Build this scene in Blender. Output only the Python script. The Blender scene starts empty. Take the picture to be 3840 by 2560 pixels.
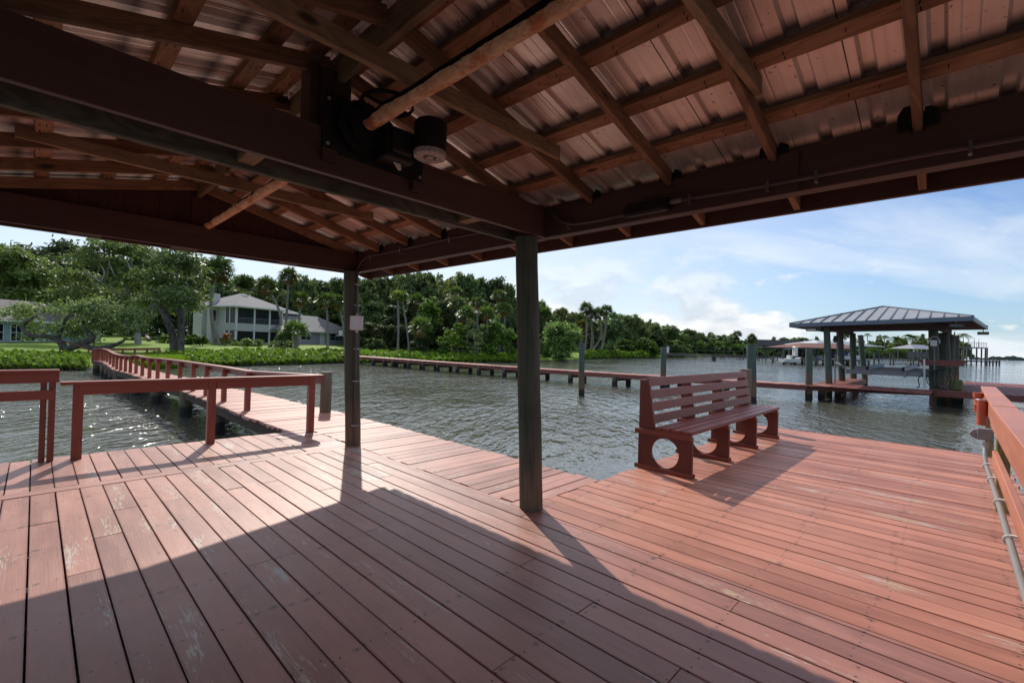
import bpy, math, random
import numpy as np
from mathutils import Vector, Matrix
random.seed(7)
sc = bpy.context.scene
COL = sc.collection
rad = math.radians

# ------------------------------------------------------------------ camera model
FPX = 1717.86
yaw, pitch, roll = rad(43.8501), rad(.420595), rad(1.655068)
Fw = np.array([math.cos(yaw)*math.cos(pitch), math.sin(yaw)*math.cos(pitch), math.sin(pitch)])
_r = np.array([math.sin(yaw), -math.cos(yaw), 0.]); _u = np.cross(_r, Fw)
Rt = math.cos(roll)*_r+math.sin(roll)*_u
Up = -math.sin(roll)*_r+math.cos(roll)*_u
EYE = 1.55
K = 3840/2352
def ray(px, py):
    return Rt*(px*K-1920)/FPX-Up*(py*K-1280)/FPX+Fw
def hor(px): return 757.6+.0289*px
def gp(px, d, z=0.):
    """ground position of survey bearing px at range d"""
    v = ray(px, hor(px))*d
    return Vector((v[0], v[1], z))
def zz(px, py, d):
    return float(EYE+ray(px, py)[2]*d)
def wl(px, py, z=-.75):
    v = ray(px, py); v = v*(z-EYE)/v[2]
    return Vector((v[0], v[1], z))
def rng(p):
    return float(np.array([p[0], p[1], p[2]-EYE])@Fw)
cam = bpy.data.cameras.new('camera'); camo = bpy.data.objects.new('camera', cam); COL.objects.link(camo)
cam.sensor_width = 36; cam.lens = 36*FPX/3840; cam.clip_start = .05; cam.clip_end = 20000
M = Matrix.Identity(4)
for i in range(3):
    M[i][0] = Rt[i]; M[i][1] = Up[i]; M[i][2] = -Fw[i]
M[2][3] = EYE
camo.matrix_world = M
sc.camera = camo

# ------------------------------------------------------------------ node helpers
def new_mat(name):
    m = bpy.data.materials.new(name); m.use_nodes = True
    nt = m.node_tree; nt.nodes.clear()
    out = nt.nodes.new('ShaderNodeOutputMaterial')
    return m, nt, out
class N:
    def __init__(s, nt): s.nt = nt
    def _in(s, node, i, v):
        if v is None: return
        if hasattr(v, 'is_output'): s.nt.links.new(v, node.inputs[i])
        else:
            try: node.inputs[i].default_value = v
            except Exception: node.inputs[i].default_value = (*v, 1) if len(v) == 3 else v
    def n(s, t, ins=None, out=0, **kw):
        nd = s.nt.nodes.new(t)
        for k, v in kw.items(): setattr(nd, k, v)
        for k, v in (ins or {}).items(): s._in(nd, k, v)
        return nd.outputs[out] if out is not None else nd
    def math(s, op, a, b=None, c=None, clamp=False):
        nd = s.nt.nodes.new('ShaderNodeMath'); nd.operation = op; nd.use_clamp = clamp
        s._in(nd, 0, a); s._in(nd, 1, b); s._in(nd, 2, c)
        return nd.outputs[0]
    def mix(s, f, a, b, mode='MIX'):
        nd = s.nt.nodes.new('ShaderNodeMix'); nd.data_type = 'RGBA'; nd.blend_type = mode
        s._in(nd, 0, f)
        for i, v in ((6, a), (7, b)):
            if hasattr(v, 'is_output'): s.nt.links.new(v, nd.inputs[i])
            else: nd.inputs[i].default_value = (*v[:3], 1)
        return nd.outputs[2]
    def noise(s, vec, scale, detail=3, rough=.55, out=0, dist=0.):
        return s.n('ShaderNodeTexNoise', {'Vector': vec, 'Scale': scale, 'Detail': detail, 'Roughness': rough, 'Distortion': dist}, out)
    def ramp(s, f, lo, hi):
        return s.n('ShaderNodeMapRange', {0: f, 1: lo, 2: hi, 3: 0., 4: 1.}, 0, clamp=True)
    def vec(s, v, scale):
        return s.n('ShaderNodeVectorMath', {0: v, 1: scale}, 0, operation='MULTIPLY')
    def comb(s, x, y, z):
        return s.n('ShaderNodeCombineXYZ', {0: x, 1: y, 2: z})
    def sep(s, v): 
        nd = s.n('ShaderNodeSeparateXYZ', {0: v}, None); return nd.outputs
    def bump(s, h, st, dist=.01, nrm=None):
        return s.n('ShaderNodeBump', {'Strength': st, 'Distance': dist, 'Height': h, 'Normal': nrm})
def srgb(r, g, b):
    f = lambda c: (c/255/12.92) if c/255 <= .04045 else ((c/255+.055)/1.055)**2.4
    return (f(r), f(g), f(b))

def plain(name, col, rough=.6, metal=0., spec=.5, var=.25, vscale=6., bump=0., bscale=40.):
    m, nt, out = new_mat(name); g = N(nt)
    tc = g.n('ShaderNodeTexCoord', None, 3)
    nz = g.noise(tc, vscale, 4)
    c = g.mix(g.ramp(nz, .25, .75), tuple(x*(1-var) for x in col), tuple(min(1, x*(1+var)) for x in col))
    p = g.n('ShaderNodeBsdfPrincipled', {'Base Color': c, 'Roughness': rough, 'Metallic': metal, 'Specular IOR Level': spec}, None)
    if bump: g._in(p, 'Normal', g.bump(g.noise(tc, bscale, 3), bump))
    nt.links.new(p.outputs[0], out.inputs[0]); return m

def paint_wood(name, cA, cB, peel=.5, peelcol=(.42, .37, .31), screws=False, rough=.5, spec=.4, grain=.35, wear=None, pitch_v=.62, bare=(.20, .12, .06)):
    """painted boards: colour by board, grain along V, worn streaks, screw heads with rust"""
    m, nt, out = new_mat(name); g = N(nt)
    uv = g.n('ShaderNodeTexCoord', None, 2); ob = g.n('ShaderNodeTexCoord', None, 3)
    rn = g.n('ShaderNodeAttribute', None, 2, attribute_name='rnd')
    u, v, _ = g.sep(uv)[0], g.sep(uv)[1], None
    off = g.math('MULTIPLY', rn, 61.7)
    c = g.mix(rn, cA, cB)
    big = g.noise(ob, .9, 4, .6)
    c = g.mix(g.math('MULTIPLY', g.ramp(big, .35, .7), .45), c, tuple(x*.72 for x in cA))
    mid = g.noise(g.comb(g.math('MULTIPLY', u, 9.), g.math('MULTIPLY', v, 1.3), off), 1., 4, .6)
    c = g.mix(g.math('MULTIPLY', g.ramp(mid, .45, .75), .35), c, tuple(min(1, x*1.28+.015) for x in cB))
    fine = g.noise(g.comb(g.math('MULTIPLY', u, 95.), g.math('MULTIPLY', v, 2.6), off), 1., 4, .65)
    crack = g.ramp(fine, .60, .72)
    c = g.mix(g.math('MULTIPLY', crack, grain), c, tuple(x*.35 for x in cA))
    if screws:
        lane = g.noise(g.vec(ob, (.55, .35, .5)), 1.6, 4, .6)
        c = g.mix(g.math('MULTIPLY', g.ramp(lane, .50, .72), .38), c, tuple(min(1, x*1.15+.05) for x in cB))
        c = g.mix(g.math('MULTIPLY', g.ramp(g.noise(ob, 2.6, 5, .7), .58, .74), .35), c, tuple(x*.5 for x in cA))
        ed = g.math('ABSOLUTE', g.math('SUBTRACT', u, .081))
        c = g.mix(g.math('MULTIPLY', g.ramp(g.math('ADD', ed, g.math('MULTIPLY', mid, .012)), .076, .088), .6), c, tuple(x*.4 for x in cA))
    if peel:
        clus = g.ramp(g.noise(g.comb(g.math('MULTIPLY', u, 3.), g.math('MULTIPLY', v, .55), off), 1.3, 3), .43, .68)
        st = g.math('MAXIMUM', g.noise(g.comb(g.math('MULTIPLY', u, 85.), g.math('MULTIPLY', v, 9.5), off), 1., 5, .70), g.math('SUBTRACT', g.noise(g.comb(g.math('MULTIPLY', u, 75.), g.math('MULTIPLY', v, 2.4), g.math('ADD', off, 9.)), 1., 5, .7), .03))
        thr = g.math('SUBTRACT', .765, g.math('MULTIPLY', clus, .21*peel+.06))
        mask = g.math('MULTIPLY', g.ramp(g.math('SUBTRACT', st, thr), 0., .035), min(1, peel*1.2))
        pc = g.mix(g.ramp(g.noise(ob, 3.1, 2), .4, .62), peelcol, tuple(a*b for a, b in zip(peelcol, (.95, .8, .55))))
        c = g.mix(mask, c, pc)
    if wear:
        wm = g.noise(g.comb(g.math('MULTIPLY', u, 14.), g.math('MULTIPLY', v, .9), off), 1., 4, .62)
        c = g.mix(g.math('MULTIPLY', g.ramp(wm, .58, .70), wear), c, bare)
    if screws:
        vv = g.math('ABSOLUTE', g.math('SUBTRACT', g.math('FRACT', g.math('ADD', g.math('DIVIDE', v, pitch_v), g.math('MULTIPLY', g.math('SUBTRACT', rn, .5), .14))), .5))
        dv = g.math('MULTIPLY', vv, pitch_v)
        du = g.math('SUBTRACT', g.math('ABSOLUTE', g.math('SUBTRACT', u, .08)), .045)
        dst = g.math('SQRT', g.math('ADD', g.math('MULTIPLY', du, du), g.math('MULTIPLY', dv, dv)))
        nn = g.noise(ob, 23., 2); n2 = g.noise(ob, 5., 2)
        stain = g.math('MULTIPLY', g.ramp(g.math('SUBTRACT', g.math('MULTIPLY', nn, .045), dst), -.006, .014), g.ramp(n2, .50, .66))
        c = g.mix(g.math('MULTIPLY', stain, .7), c, (.06, .028, .018))
        c = g.mix(g.ramp(dst, .0072, .0055), c, (.05, .035, .03))
    rg = g.math('ADD', rough-.08, g.math('MULTIPLY', mid, .2))
    p = g.n('ShaderNodeBsdfPrincipled', {'Base Color': c, 'Roughness': rg, 'Specular IOR Level': spec}, None)
    g._in(p, 'Normal', g.bump(g.math('SUBTRACT', fine, g.math('MULTIPLY', crack, .6)), .35, .004))
    nt.links.new(p.outputs[0], out.inputs[0]); return m

def raw_wood(name, cA, cB, dark=(.03, .018, .012), rough=.75, knots=True):
    m, nt, out = new_mat(name); g = N(nt)
    uv = g.n('ShaderNodeTexCoord', None, 2); rn = g.n('ShaderNodeAttribute', None, 2, attribute_name='rnd')
    u, v = g.sep(uv)[0], g.sep(uv)[1]; off = g.math('MULTIPLY', rn, 43.3)
    n1 = g.noise(g.comb(g.math('MULTIPLY', u, 6.), g.math('MULTIPLY', v, .8), off), 1., 3, .5, dist=1.2)
    ring = g.math('FRACT', g.math('MULTIPLY', n1, 9.))
    ring = g.math('ABSOLUTE', g.math('SUBTRACT', ring, .5))
    c = g.mix(g.math('MULTIPLY', ring, 2.), cA, cB)
    c = g.mix(g.math('MULTIPLY', rn, .45), c, tuple(x*.55 for x in cA))
    big = g.noise(g.comb(g.math('MULTIPLY', u, 3.), g.math('MULTIPLY', v, 1.1), off), 1., 3)
    c = g.mix(g.math('MULTIPLY', g.ramp(big, .5, .75), .6), c, dark)
    if knots:
        kn = g.n('ShaderNodeTexVoronoi', {'Vector': g.comb(g.math('MULTIPLY', u, 4.), g.math('MULTIPLY', v, 1.6), off), 'Scale': 1.}, 0)
        c = g.mix(g.math('MULTIPLY', g.ramp(kn, .11, .06), .85), c, dark)
    p = g.n('ShaderNodeBsdfPrincipled', {'Base Color': c, 'Roughness': rough, 'Specular IOR Level': .25, 'Normal': g.bump(ring, .2, .003)}, None)
    nt.links.new(p.outputs[0], out.inputs[0]); return m

def pole_wood(name, cTop, cMid, cLow, z0=-.75, wet=True, green=(.06, .10, .06)):
    """round timber piles: vertical streaks, dark wet foot"""
    m, nt, out = new_mat(name); g = N(nt)
    uv = g.n('ShaderNodeTexCoord', None, 2); geo = g.n('ShaderNodeNewGeometry', None, 0)
    z = g.sep(geo)[2]; u, v = g.sep(uv)[0], g.sep(uv)[1]
    rn = g.n('ShaderNodeAttribute', None, 2, attribute_name='rnd')
    st = g.noise(g.comb(g.math('MULTIPLY', u, 40.), g.math('MULTIPLY', v, 1.2), g.math('MULTIPLY', rn, 31.)), 1., 4, .6)
    bl = g.noise(geo, 2.3, 3)
    zz_ = g.math('ADD', z, g.math('MULTIPLY', g.math('SUBTRACT', bl, .5), .5))
    c = g.mix(g.ramp(zz_, .15, .75), cLow, cMid)
    c = g.mix(g.ramp(zz_, .9, 1.7), c, cTop)
    c = g.mix(g.math('MULTIPLY', g.ramp(bl, .5, .68), .5), c, green)
    c = g.mix(g.math('MULTIPLY', g.ramp(st, .48, .7), .7), c, tuple(x*.4 for x in cMid))
    fib = g.noise(g.comb(g.math('MULTIPLY', u, 160.), g.math('MULTIPLY', v, 2.), rn), 1., 2)
    c = g.mix(g.math('MULTIPLY', g.ramp(fib, .6, .7), .5), c, (.015, .012, .01))
    if wet:
        w = g.ramp(g.math('ADD', z, g.math('MULTIPLY', bl, .12)), z0+.42, z0+.32)
        c = g.mix(g.math('MULTIPLY', w, .9), c, (.018, .02, .02))
    p = g.n('ShaderNodeBsdfPrincipled', {'Base Color': c, 'Roughness': .8, 'Specular IOR Level': .25, 'Normal': g.bump(st, .6, .008)}, None)
    nt.links.new(p.outputs[0], out.inputs[0]); return m

def leaf_mat(name, cA, cB, cC=None, trans=.35, rough=.55):
    m, nt, out = new_mat(name); g = N(nt)
    rn = g.n('ShaderNodeAttribute', None, 2, attribute_name='rnd')
    oi = g.n('ShaderNodeObjectInfo', None, None)
    c = g.mix(rn, cA, cB)
    if cC: c = g.mix(g.ramp(rn, .9, .97), c, cC)
    c = g.mix(1., c, oi.outputs[1], 'MULTIPLY')
    p = g.n('ShaderNodeBsdfPrincipled', {'Base Color': c, 'Roughness': rough, 'Specular IOR Level': .22}, None)
    t = g.n('ShaderNodeBsdfTranslucent', {'Color': g.mix(.5, c, (.35, .5, .06), 'SOFT_LIGHT')}, None)
    ms = g.n('ShaderNodeMixShader', {0: trans}, None)
    nt.links.new(p.outputs[0], ms.inputs[1]); nt.links.new(t.outputs[0], ms.inputs[2])
    nt.links.new(ms.outputs[0], out.inputs[0]); return m

# ------------------------------------------------------------------ mesh builder
ORG = {}
def tag(o, label=None, cat=None, group=None, kind=None):
    if label: o['label'] = label
    if cat: o['category'] = cat
    if group: o['group'] = group
    if kind: o['kind'] = kind
    return o
def thing(name, loc, label, cat, group=None):
    o = bpy.data.objects.new(name, None); COL.objects.link(o)
    o.empty_display_size = .2; o.location = loc
    ORG[o] = Vector(loc); return tag(o, label, cat, group)
class MB:
    def __init__(s): s.v = []; s.f = []; s.uv = []; s.rn = []; s.mi = []; s.cm = 0
    def face(s, idx, uv, rn): s.f.append(idx); s.uv.extend(uv); s.rn.append(rn); s.mi.append(s.cm)
    def hexa(s, P, L, rn=None, skip=()):
        """P: 8 corners (l,w,h bits: index=l*4+w*2+h), L: same in local (l,w,h)"""
        rn = random.random() if rn is None else rn
        b = len(s.v); s.v.extend([tuple(p) for p in P])
        for fi, (q, ax) in enumerate((((0, 1, 3, 2), 0), ((4, 6, 7, 5), 0), ((0, 4, 5, 1), 1), ((2, 3, 7, 6), 1), ((0, 2, 6, 4), 2), ((1, 5, 7, 3), 2))):
            if fi in skip: continue
            if ax == 0: uv = [(L[i][1], L[i][2]) for i in q]
            elif ax == 1: uv = [(L[i][2], L[i][0]) for i in q]
            else: uv = [(L[i][1], L[i][0]) for i in q]
            s.face([b+i for i in q], uv, rn)
    def box(s, x0, x1, y0, y1, z0, z1, rn=None, ax=None):
        d = (x1-x0, y1-y0, z1-z0); c0 = (x0, y0, z0)
        if ax is None: ax = max(range(3), key=lambda i: d[i])
        o = [i for i in range(3) if i != ax]
        if ax == 1: o = [0, 2]
        # right handed (l,w,h)
        e = [Vector((1, 0, 0)), Vector((0, 1, 0)), Vector((0, 0, 1))]
        wv, hv = o
        if e[ax].cross(e[wv]).dot(e[hv]) < 0 and ax != 1: wv, hv = hv, wv
        flip = e[ax].cross(e[wv]).dot(e[hv]) < 0
        P = []; L = []
        for l in (0, 1):
            for w in (0, 1):
                for h in (0, 1):
                    p = [0, 0, 0]
                    ww = (1-w) if flip else w
                    p[ax] = c0[ax]+l*d[ax]; p[wv] = c0[wv]+ww*d[wv]; p[hv] = c0[hv]+h*d[hv]
                    P.append(p); L.append((p[ax], w*d[wv], h*d[hv]))
        s.hexa(P, L, rn)
    def beam(s, p, q, w, h, up=(0, 0, 1), rn=None):
        p, q = Vector(p), Vector(q); d = q-p; ln = d.length; d.normalize()
        sd = Vector(up).cross(d)
        if sd.length < 1e-4: sd = Vector((1, 0, 0)).cross(d)
        sd.normalize(); u = d.cross(sd)
        P = []; L = []
        for l in (0, 1):
            for a in (0, 1):
                for b in (0, 1):
                    P.append(p+d*ln*l+sd*w*(a-.5)+u*h*(b-.5)); L.append((l*ln, a*w, b*h))
        s.hexa(P, L, rn)
    def obox(s, c, dx, dy, dz, rot=0., rn=None):
        """box centred on c in plan, standing on c.z, turned by rot"""
        ca, sa = math.cos(rot), math.sin(rot); P = []; L = []
        for l in (0, 1):
            for a in (0, 1):
                for b in (0, 1):
                    x, y, z = (l-.5)*dx, (a-.5)*dy, b*dz
                    P.append((c[0]+x*ca-y*sa, c[1]+x*sa+y*ca, c[2]+z)); L.append((x, a*dy, z))
        s.hexa(P, L, rn)
    def tube(s, path, r, n=10, rn=None, caps=True, wob=0.):
        rn = random.random() if rn is None else rn
        path = [Vector(p) for p in path]
        if not hasattr(r, '__len__'): r = [r]*len(path)
        b = len(s.v); acc = 0; A = []
        ref = Vector((0, 0, 1)); t0 = (path[1]-path[0]).normalized()
        if abs(t0.dot(ref)) > .9: ref = Vector((1, 0, 0))
        sd = t0.cross(ref).normalized()
        for i, p in enumerate(path):
            t = (path[min(i+1, len(path)-1)]-path[max(i-1, 0)]).normalized()
            sd = (sd-t*sd.dot(t)).normalized(); o2 = t.cross(sd)
            if i: acc += (p-path[i-1]).length
            A.append(acc)
            for k in range(n):
                a = 2*math.pi*k/n; rr = r[i]*(1+wob*math.sin(3*a+i*1.7+p.x))
                s.v.append(tuple(p+sd*math.cos(a)*rr+o2*math.sin(a)*rr))
        for i in range(len(path)-1):
            for k in range(n):
                k2 = (k+1) % n; rr = max(r)
                u0, u1 = 2*math.pi*k/n*rr, 2*math.pi*(k+1)/n*rr
                s.face([b+i*n+k, b+i*n+k2, b+(i+1)*n+k2, b+(i+1)*n+k], [(u0, A[i]), (u1, A[i]), (u1, A[i+1]), (u0, A[i+1])], rn)
        if caps:
            for i, rev in ((0, True), (len(path)-1, False)):
                idx = [b+i*n+k for k in range(n)]
                if rev: idx = idx[::-1]
                s.face(idx, [(math.cos(2*math.pi*k/n)*r[i], math.sin(2*math.pi*k/n)*r[i]*.02+A[i]) for k in range(n)], rn)
    def poly(s, pts, rn=None, uvs=None):
        rn = random.random() if rn is None else rn
        b = len(s.v); s.v.extend([tuple(p) for p in pts])
        s.face(list(range(b, b+len(pts))), uvs or [(p[0], p[1]) for p in pts], rn)
    def prism(s, pts, off, rn=None):
        """closed slab: polygon pts swept by off"""
        rn = random.random() if rn is None else rn; off = Vector(off); n = len(pts)
        pts = [Vector(p) for p in pts]; b = len(s.v)
        s.v.extend([tuple(p) for p in pts]); s.v.extend([tuple(p+off) for p in pts])
        nr = sum(((pts[i]-pts[0]).cross(pts[i+1]-pts[0]) for i in range(1, n-1)), Vector())
        fl = nr.dot(off) > 0
        A = list(range(b, b+n)); B = list(range(b+n, b+2*n))
        q = lambda p: (p.x+p.y*.37, p.z+p.y*.2)
        s.face(A[::-1] if fl else A, [q(p) for p in (pts[::-1] if fl else pts)], rn)
        s.face(B if fl else B[::-1], [q(p) for p in (pts if fl else pts[::-1])], rn)
        for i in range(n):
            j = (i+1) % n; f = [A[i], A[j], B[j], B[i]] if fl else [A[j], A[i], B[i], B[j]]
            s.face(f, [(0, 0), ((pts[i]-pts[j]).length, 0), ((pts[i]-pts[j]).length, off.length), (0, off.length)], rn)
    def lathe(s, prof, c, n=16, axis='z', rn=None):
        rn = random.random() if rn is None else rn; b = len(s.v); c = Vector(c)
        for (r, h) in prof:
            for k in range(n):
                a = 2*math.pi*k/n; x, y = r*math.cos(a), r*math.sin(a)
                s.v.append(tuple(c+(Vector((x, y, h)) if axis == 'z' else Vector((y, h, x)) if axis == 'y' else Vector((h, x, y)))))
        for i in range(len(prof)-1):
            for k in range(n):
                k2 = (k+1) % n
                s.face([b+i*n+k, b+i*n+k2, b+(i+1)*n+k2, b+(i+1)*n+k], [(0, 0), (.1, 0), (.1, .1), (0, .1)], rn)
        s.face([b+k for k in range(n)][::-1], [(0, 0)]*n, rn)
        s.face([b+(len(prof)-1)*n+k for k in range(n)], [(0, 0)]*n, rn)
    def build(s, name, mats, parent=None, smooth=False, bevel=0., **tg):
        me = bpy.data.meshes.new(name)
        o0 = ORG.get(parent, Vector()) if parent else tg.pop('org', Vector())
        tg.pop('org', None)
        me.from_pydata([(p[0]-o0[0], p[1]-o0[1], p[2]-o0[2]) for p in s.v], [], s.f)
        ul = me.uv_layers.new(name='UVMap')
        ul.data.foreach_set('uv', np.array(s.uv, dtype=np.float32).ravel())
        at = me.attributes.new('rnd', 'FLOAT', 'FACE'); at.data.foreach_set('value', np.array(s.rn, dtype=np.float32))
        for m in (mats if isinstance(mats, (list, tuple)) else [mats]): me.materials.append(m)
        me.polygons.foreach_set('material_index', np.array(s.mi, dtype=np.int32))
        if smooth:
            me.polygons.foreach_set('use_smooth', np.ones(len(s.f), dtype=bool))
            try: me.set_sharp_from_angle(angle=rad(40))
            except Exception: pass
        me.update()
        o = bpy.data.objects.new(name, me); COL.objects.link(o)
        if parent: o.parent = parent
        else: o.location = o0
        ORG[o] = o0
        if bevel:
            b = o.modifiers.new('bevel', 'BEVEL'); b.width = bevel; b.segments = 1; b.limit_method = 'ANGLE'; b.angle_limit = rad(50)
        return tag(o, **tg)
def kids(o): return [c for c in COL.objects if c.parent == o]
def copy_tree(o, loc=None, rotz=None, scale=None, parent=None, label=None, group=None, color=None):
    c = o.copy(); COL.objects.link(c); ORG[c] = Vector()
    if parent: c.parent = parent
    if loc is not None: c.location = loc
    if rotz is not None: c.rotation_euler = (0, 0, rotz)
    if scale is not None: c.scale = scale if hasattr(scale, '__len__') else (scale,)*3
    if label: c['label'] = label
    if group: c['group'] = group
    if color: c.color = (*color, 1)
    for ch in CH.get(o, ()):
        d = copy_tree(ch, parent=c, color=color); d.location = ch.location
        CH.setdefault(c, []).append(d)
    return c
CH = {}

# ------------------------------------------------------------------ materials
deck_l = paint_wood('deck_paint', srgb(140, 90, 76), srgb(190, 131, 113), peel=1.0, screws=True, rough=.40, spec=.5, peelcol=(.50, .45, .41))
deck_r = paint_wood('deck_paint_worn', srgb(150, 92, 72), srgb(196, 130, 106), peel=1.0, screws=True, rough=.46, spec=.4, peelcol=(.48, .40, .36), wear=.42, bare=srgb(150, 92, 62))
walk_p = paint_wood('walkway_paint', srgb(160, 104, 88), srgb(194, 134, 116), peel=.5, screws=False, rough=.48, peelcol=(.5, .44, .4))
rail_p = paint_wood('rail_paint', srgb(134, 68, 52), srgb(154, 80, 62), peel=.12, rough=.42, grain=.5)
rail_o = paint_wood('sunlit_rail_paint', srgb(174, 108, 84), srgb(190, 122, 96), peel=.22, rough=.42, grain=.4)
bench_p = paint_wood('bench_paint', srgb(116, 52, 38), srgb(134, 64, 48), peel=.3, screws=True, pitch_v=1.26, rough=.4, grain=.45)
nb_p = paint_wood('neighbour_dock_paint', srgb(112, 62, 54), srgb(138, 80, 70), peel=.25, rough=.6)
beam_p = paint_wood('dark_beam_paint', srgb(78, 56, 50), srgb(90, 64, 56), peel=0, rough=.55, grain=.4, spec=.3)
beam_raw = raw_wood('green_treated_beam', srgb(86, 86, 76), srgb(112, 108, 94), dark=srgb(50, 40, 34))
raft_w = raw_wood('rafter_timber', srgb(130, 98, 76), srgb(160, 124, 96))
tie_w = raw_wood('grey_tie_timber', srgb(134, 112, 90), srgb(160, 134, 106))
purl_w = raw_wood('purlin_timber', srgb(144, 106, 80), srgb(176, 134, 104))
ply_w = raw_wood('gable_plywood', srgb(78, 52, 42), srgb(94, 62, 50), knots=True)
joist_w = raw_wood('joist_timber', srgb(70, 58, 48), srgb(92, 76, 62))
post_w = pole_wood('dark_round_post', (.09, .105, .08), (.088, .095, .068), (.19, .13, .08), z0=-99, wet=False, green=(.05, .06, .045))
pile_w = pole_wood('green_pile', (.10, .13, .115), (.085, .12, .10), (.16, .10, .06))
pile_o = pole_wood('grey_pile', (.20, .19, .14), (.19, .17, .125), (.17, .125, .085), green=(.10, .11, .07))
old_w = raw_wood('weathered_post', srgb(128, 110, 72), srgb(160, 142, 92), dark=srgb(60, 50, 30))
black_m = plain('black_painted_steel', (.012, .010, .010), .55, .3, var=.5, vscale=14)
rust_m = plain('brown_rust', (.06, .025, .012), .9, 0, var=.6, vscale=22, bump=.5)
galv_m = plain('galvanised_steel', (.42, .43, .43), .45, .6, var=.25, vscale=18)
pvc_grey = plain('grey_conduit', (.20, .195, .185), .5, 0, var=.12)
pvc_dk = plain('brown_painted_conduit', srgb(86, 70, 68), .5, 0, var=.15)
pvc_dk2 = plain('dull_clip', (.13, .125, .125), .5, .3, var=.2)
white_pl = plain('white_plastic', (.72, .72, .69), .4, 0, var=.08)
grey_pl = plain('grey_plastic', srgb(176, 168, 178), .45, 0, var=.06)
alum_m = plain('aluminium', (.20, .205, .22), .38, .75, var=.15, vscale=4)
hose_m = plain('green_hose', (.012, .035, .02), .4, 0, var=.2)
terra = plain('terracotta_pipe', srgb(166, 78, 50), .5, 0, var=.15)
rope_w = plain('white_cloth', (.72, .66, .54), .8, 0, var=.15)

def lamp_glass():
    m, nt, out = new_mat('lamp_lens'); g = N(nt)
    p = g.n('ShaderNodeBsdfPrincipled', {'Base Color': (.55, .5, .48), 'Roughness': .12, 'Specular IOR Level': .6}, None)
    nt.links.new(p.outputs[0], out.inputs[0]); return m
lens_m = lamp_glass()
def painted_sheen_cover():
    m, nt, out = new_mat('painted_sheen_cover'); g = N(nt)
    p = g.n('ShaderNodeBsdfPrincipled', {'Base Color': (.72, .78, .82), 'Roughness': .22, 'Transmission Weight': .0, 'IOR': 1.45}, None)  # opaque bluish white, the clear cover's sky reflection put into its base colour
    nt.links.new(p.outputs[0], out.inputs[0]); return m
cover_m = painted_sheen_cover()
def dark_glass():
    m, nt, out = new_mat('dark_glass'); g = N(nt)
    p = g.n('ShaderNodeBsdfPrincipled', {'Base Color': (.012, .016, .022), 'Roughness': .08, 'Specular IOR Level': .6}, None)
    nt.links.new(p.outputs[0], out.inputs[0]); return m
glass_m = dark_glass()
def roof_metal():
    m, nt, out = new_mat('roof_sheet_metal'); g = N(nt)
    ob = g.n('ShaderNodeTexCoord', None, 3)
    st = g.noise(g.vec(ob, (1.2, 14., 1.2)), 1., 4, .6)
    sp = g.noise(ob, 26., 3, .6); big = g.noise(ob, 1.7, 3)
    c = g.mix(g.ramp(st, .35, .7), srgb(228, 208, 196), srgb(246, 232, 222))
    c = g.mix(g.math('MULTIPLY', g.ramp(big, .45, .7), .35), c, srgb(136, 118, 116))
    c = g.mix(g.math('MULTIPLY', g.ramp(sp, .66, .72), .7), c, srgb(64, 50, 48))
    px_ = g.sep(g.n('ShaderNodeNewGeometry', None, 0))[0]
    tt = g.math('FRACT', g.math('DIVIDE', g.math('SUBTRACT', px_, 1.5375), .44))
    dirt = g.math('MULTIPLY', g.ramp(g.math('ADD', tt, g.math('MULTIPLY', big, .12)), .06, .24), g.ramp(tt, .30, .19))
    c = g.mix(g.math('MULTIPLY', dirt, .8), c, srgb(52, 46, 46))
    py_ = g.sep(g.n('ShaderNodeNewGeometry', None, 0))[1]
    lap = g.math('FRACT', g.math('DIVIDE', g.math('SUBTRACT', py_, .402), .765))
    c = g.mix(g.ramp(lap, .011, .007), c, (.01, .008, .008))
    pan = g.n('ShaderNodeTexWhiteNoise', {1: g.math('FLOOR', g.math('DIVIDE', g.math('SUBTRACT', py_, .402), .765))}, 0, noise_dimensions='1D')
    c = g.mix(g.math('MULTIPLY', pan, .22), c, srgb(150, 128, 122))
    p = g.n('ShaderNodeBsdfPrincipled', {'Base Color': c, 'Metallic': .28, 'Roughness': g.math('ADD', .22, g.math('MULTIPLY', st, .2))}, None)
    nt.links.new(p.outputs[0], out.inputs[0]); return m
roofm = roof_metal()
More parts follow.
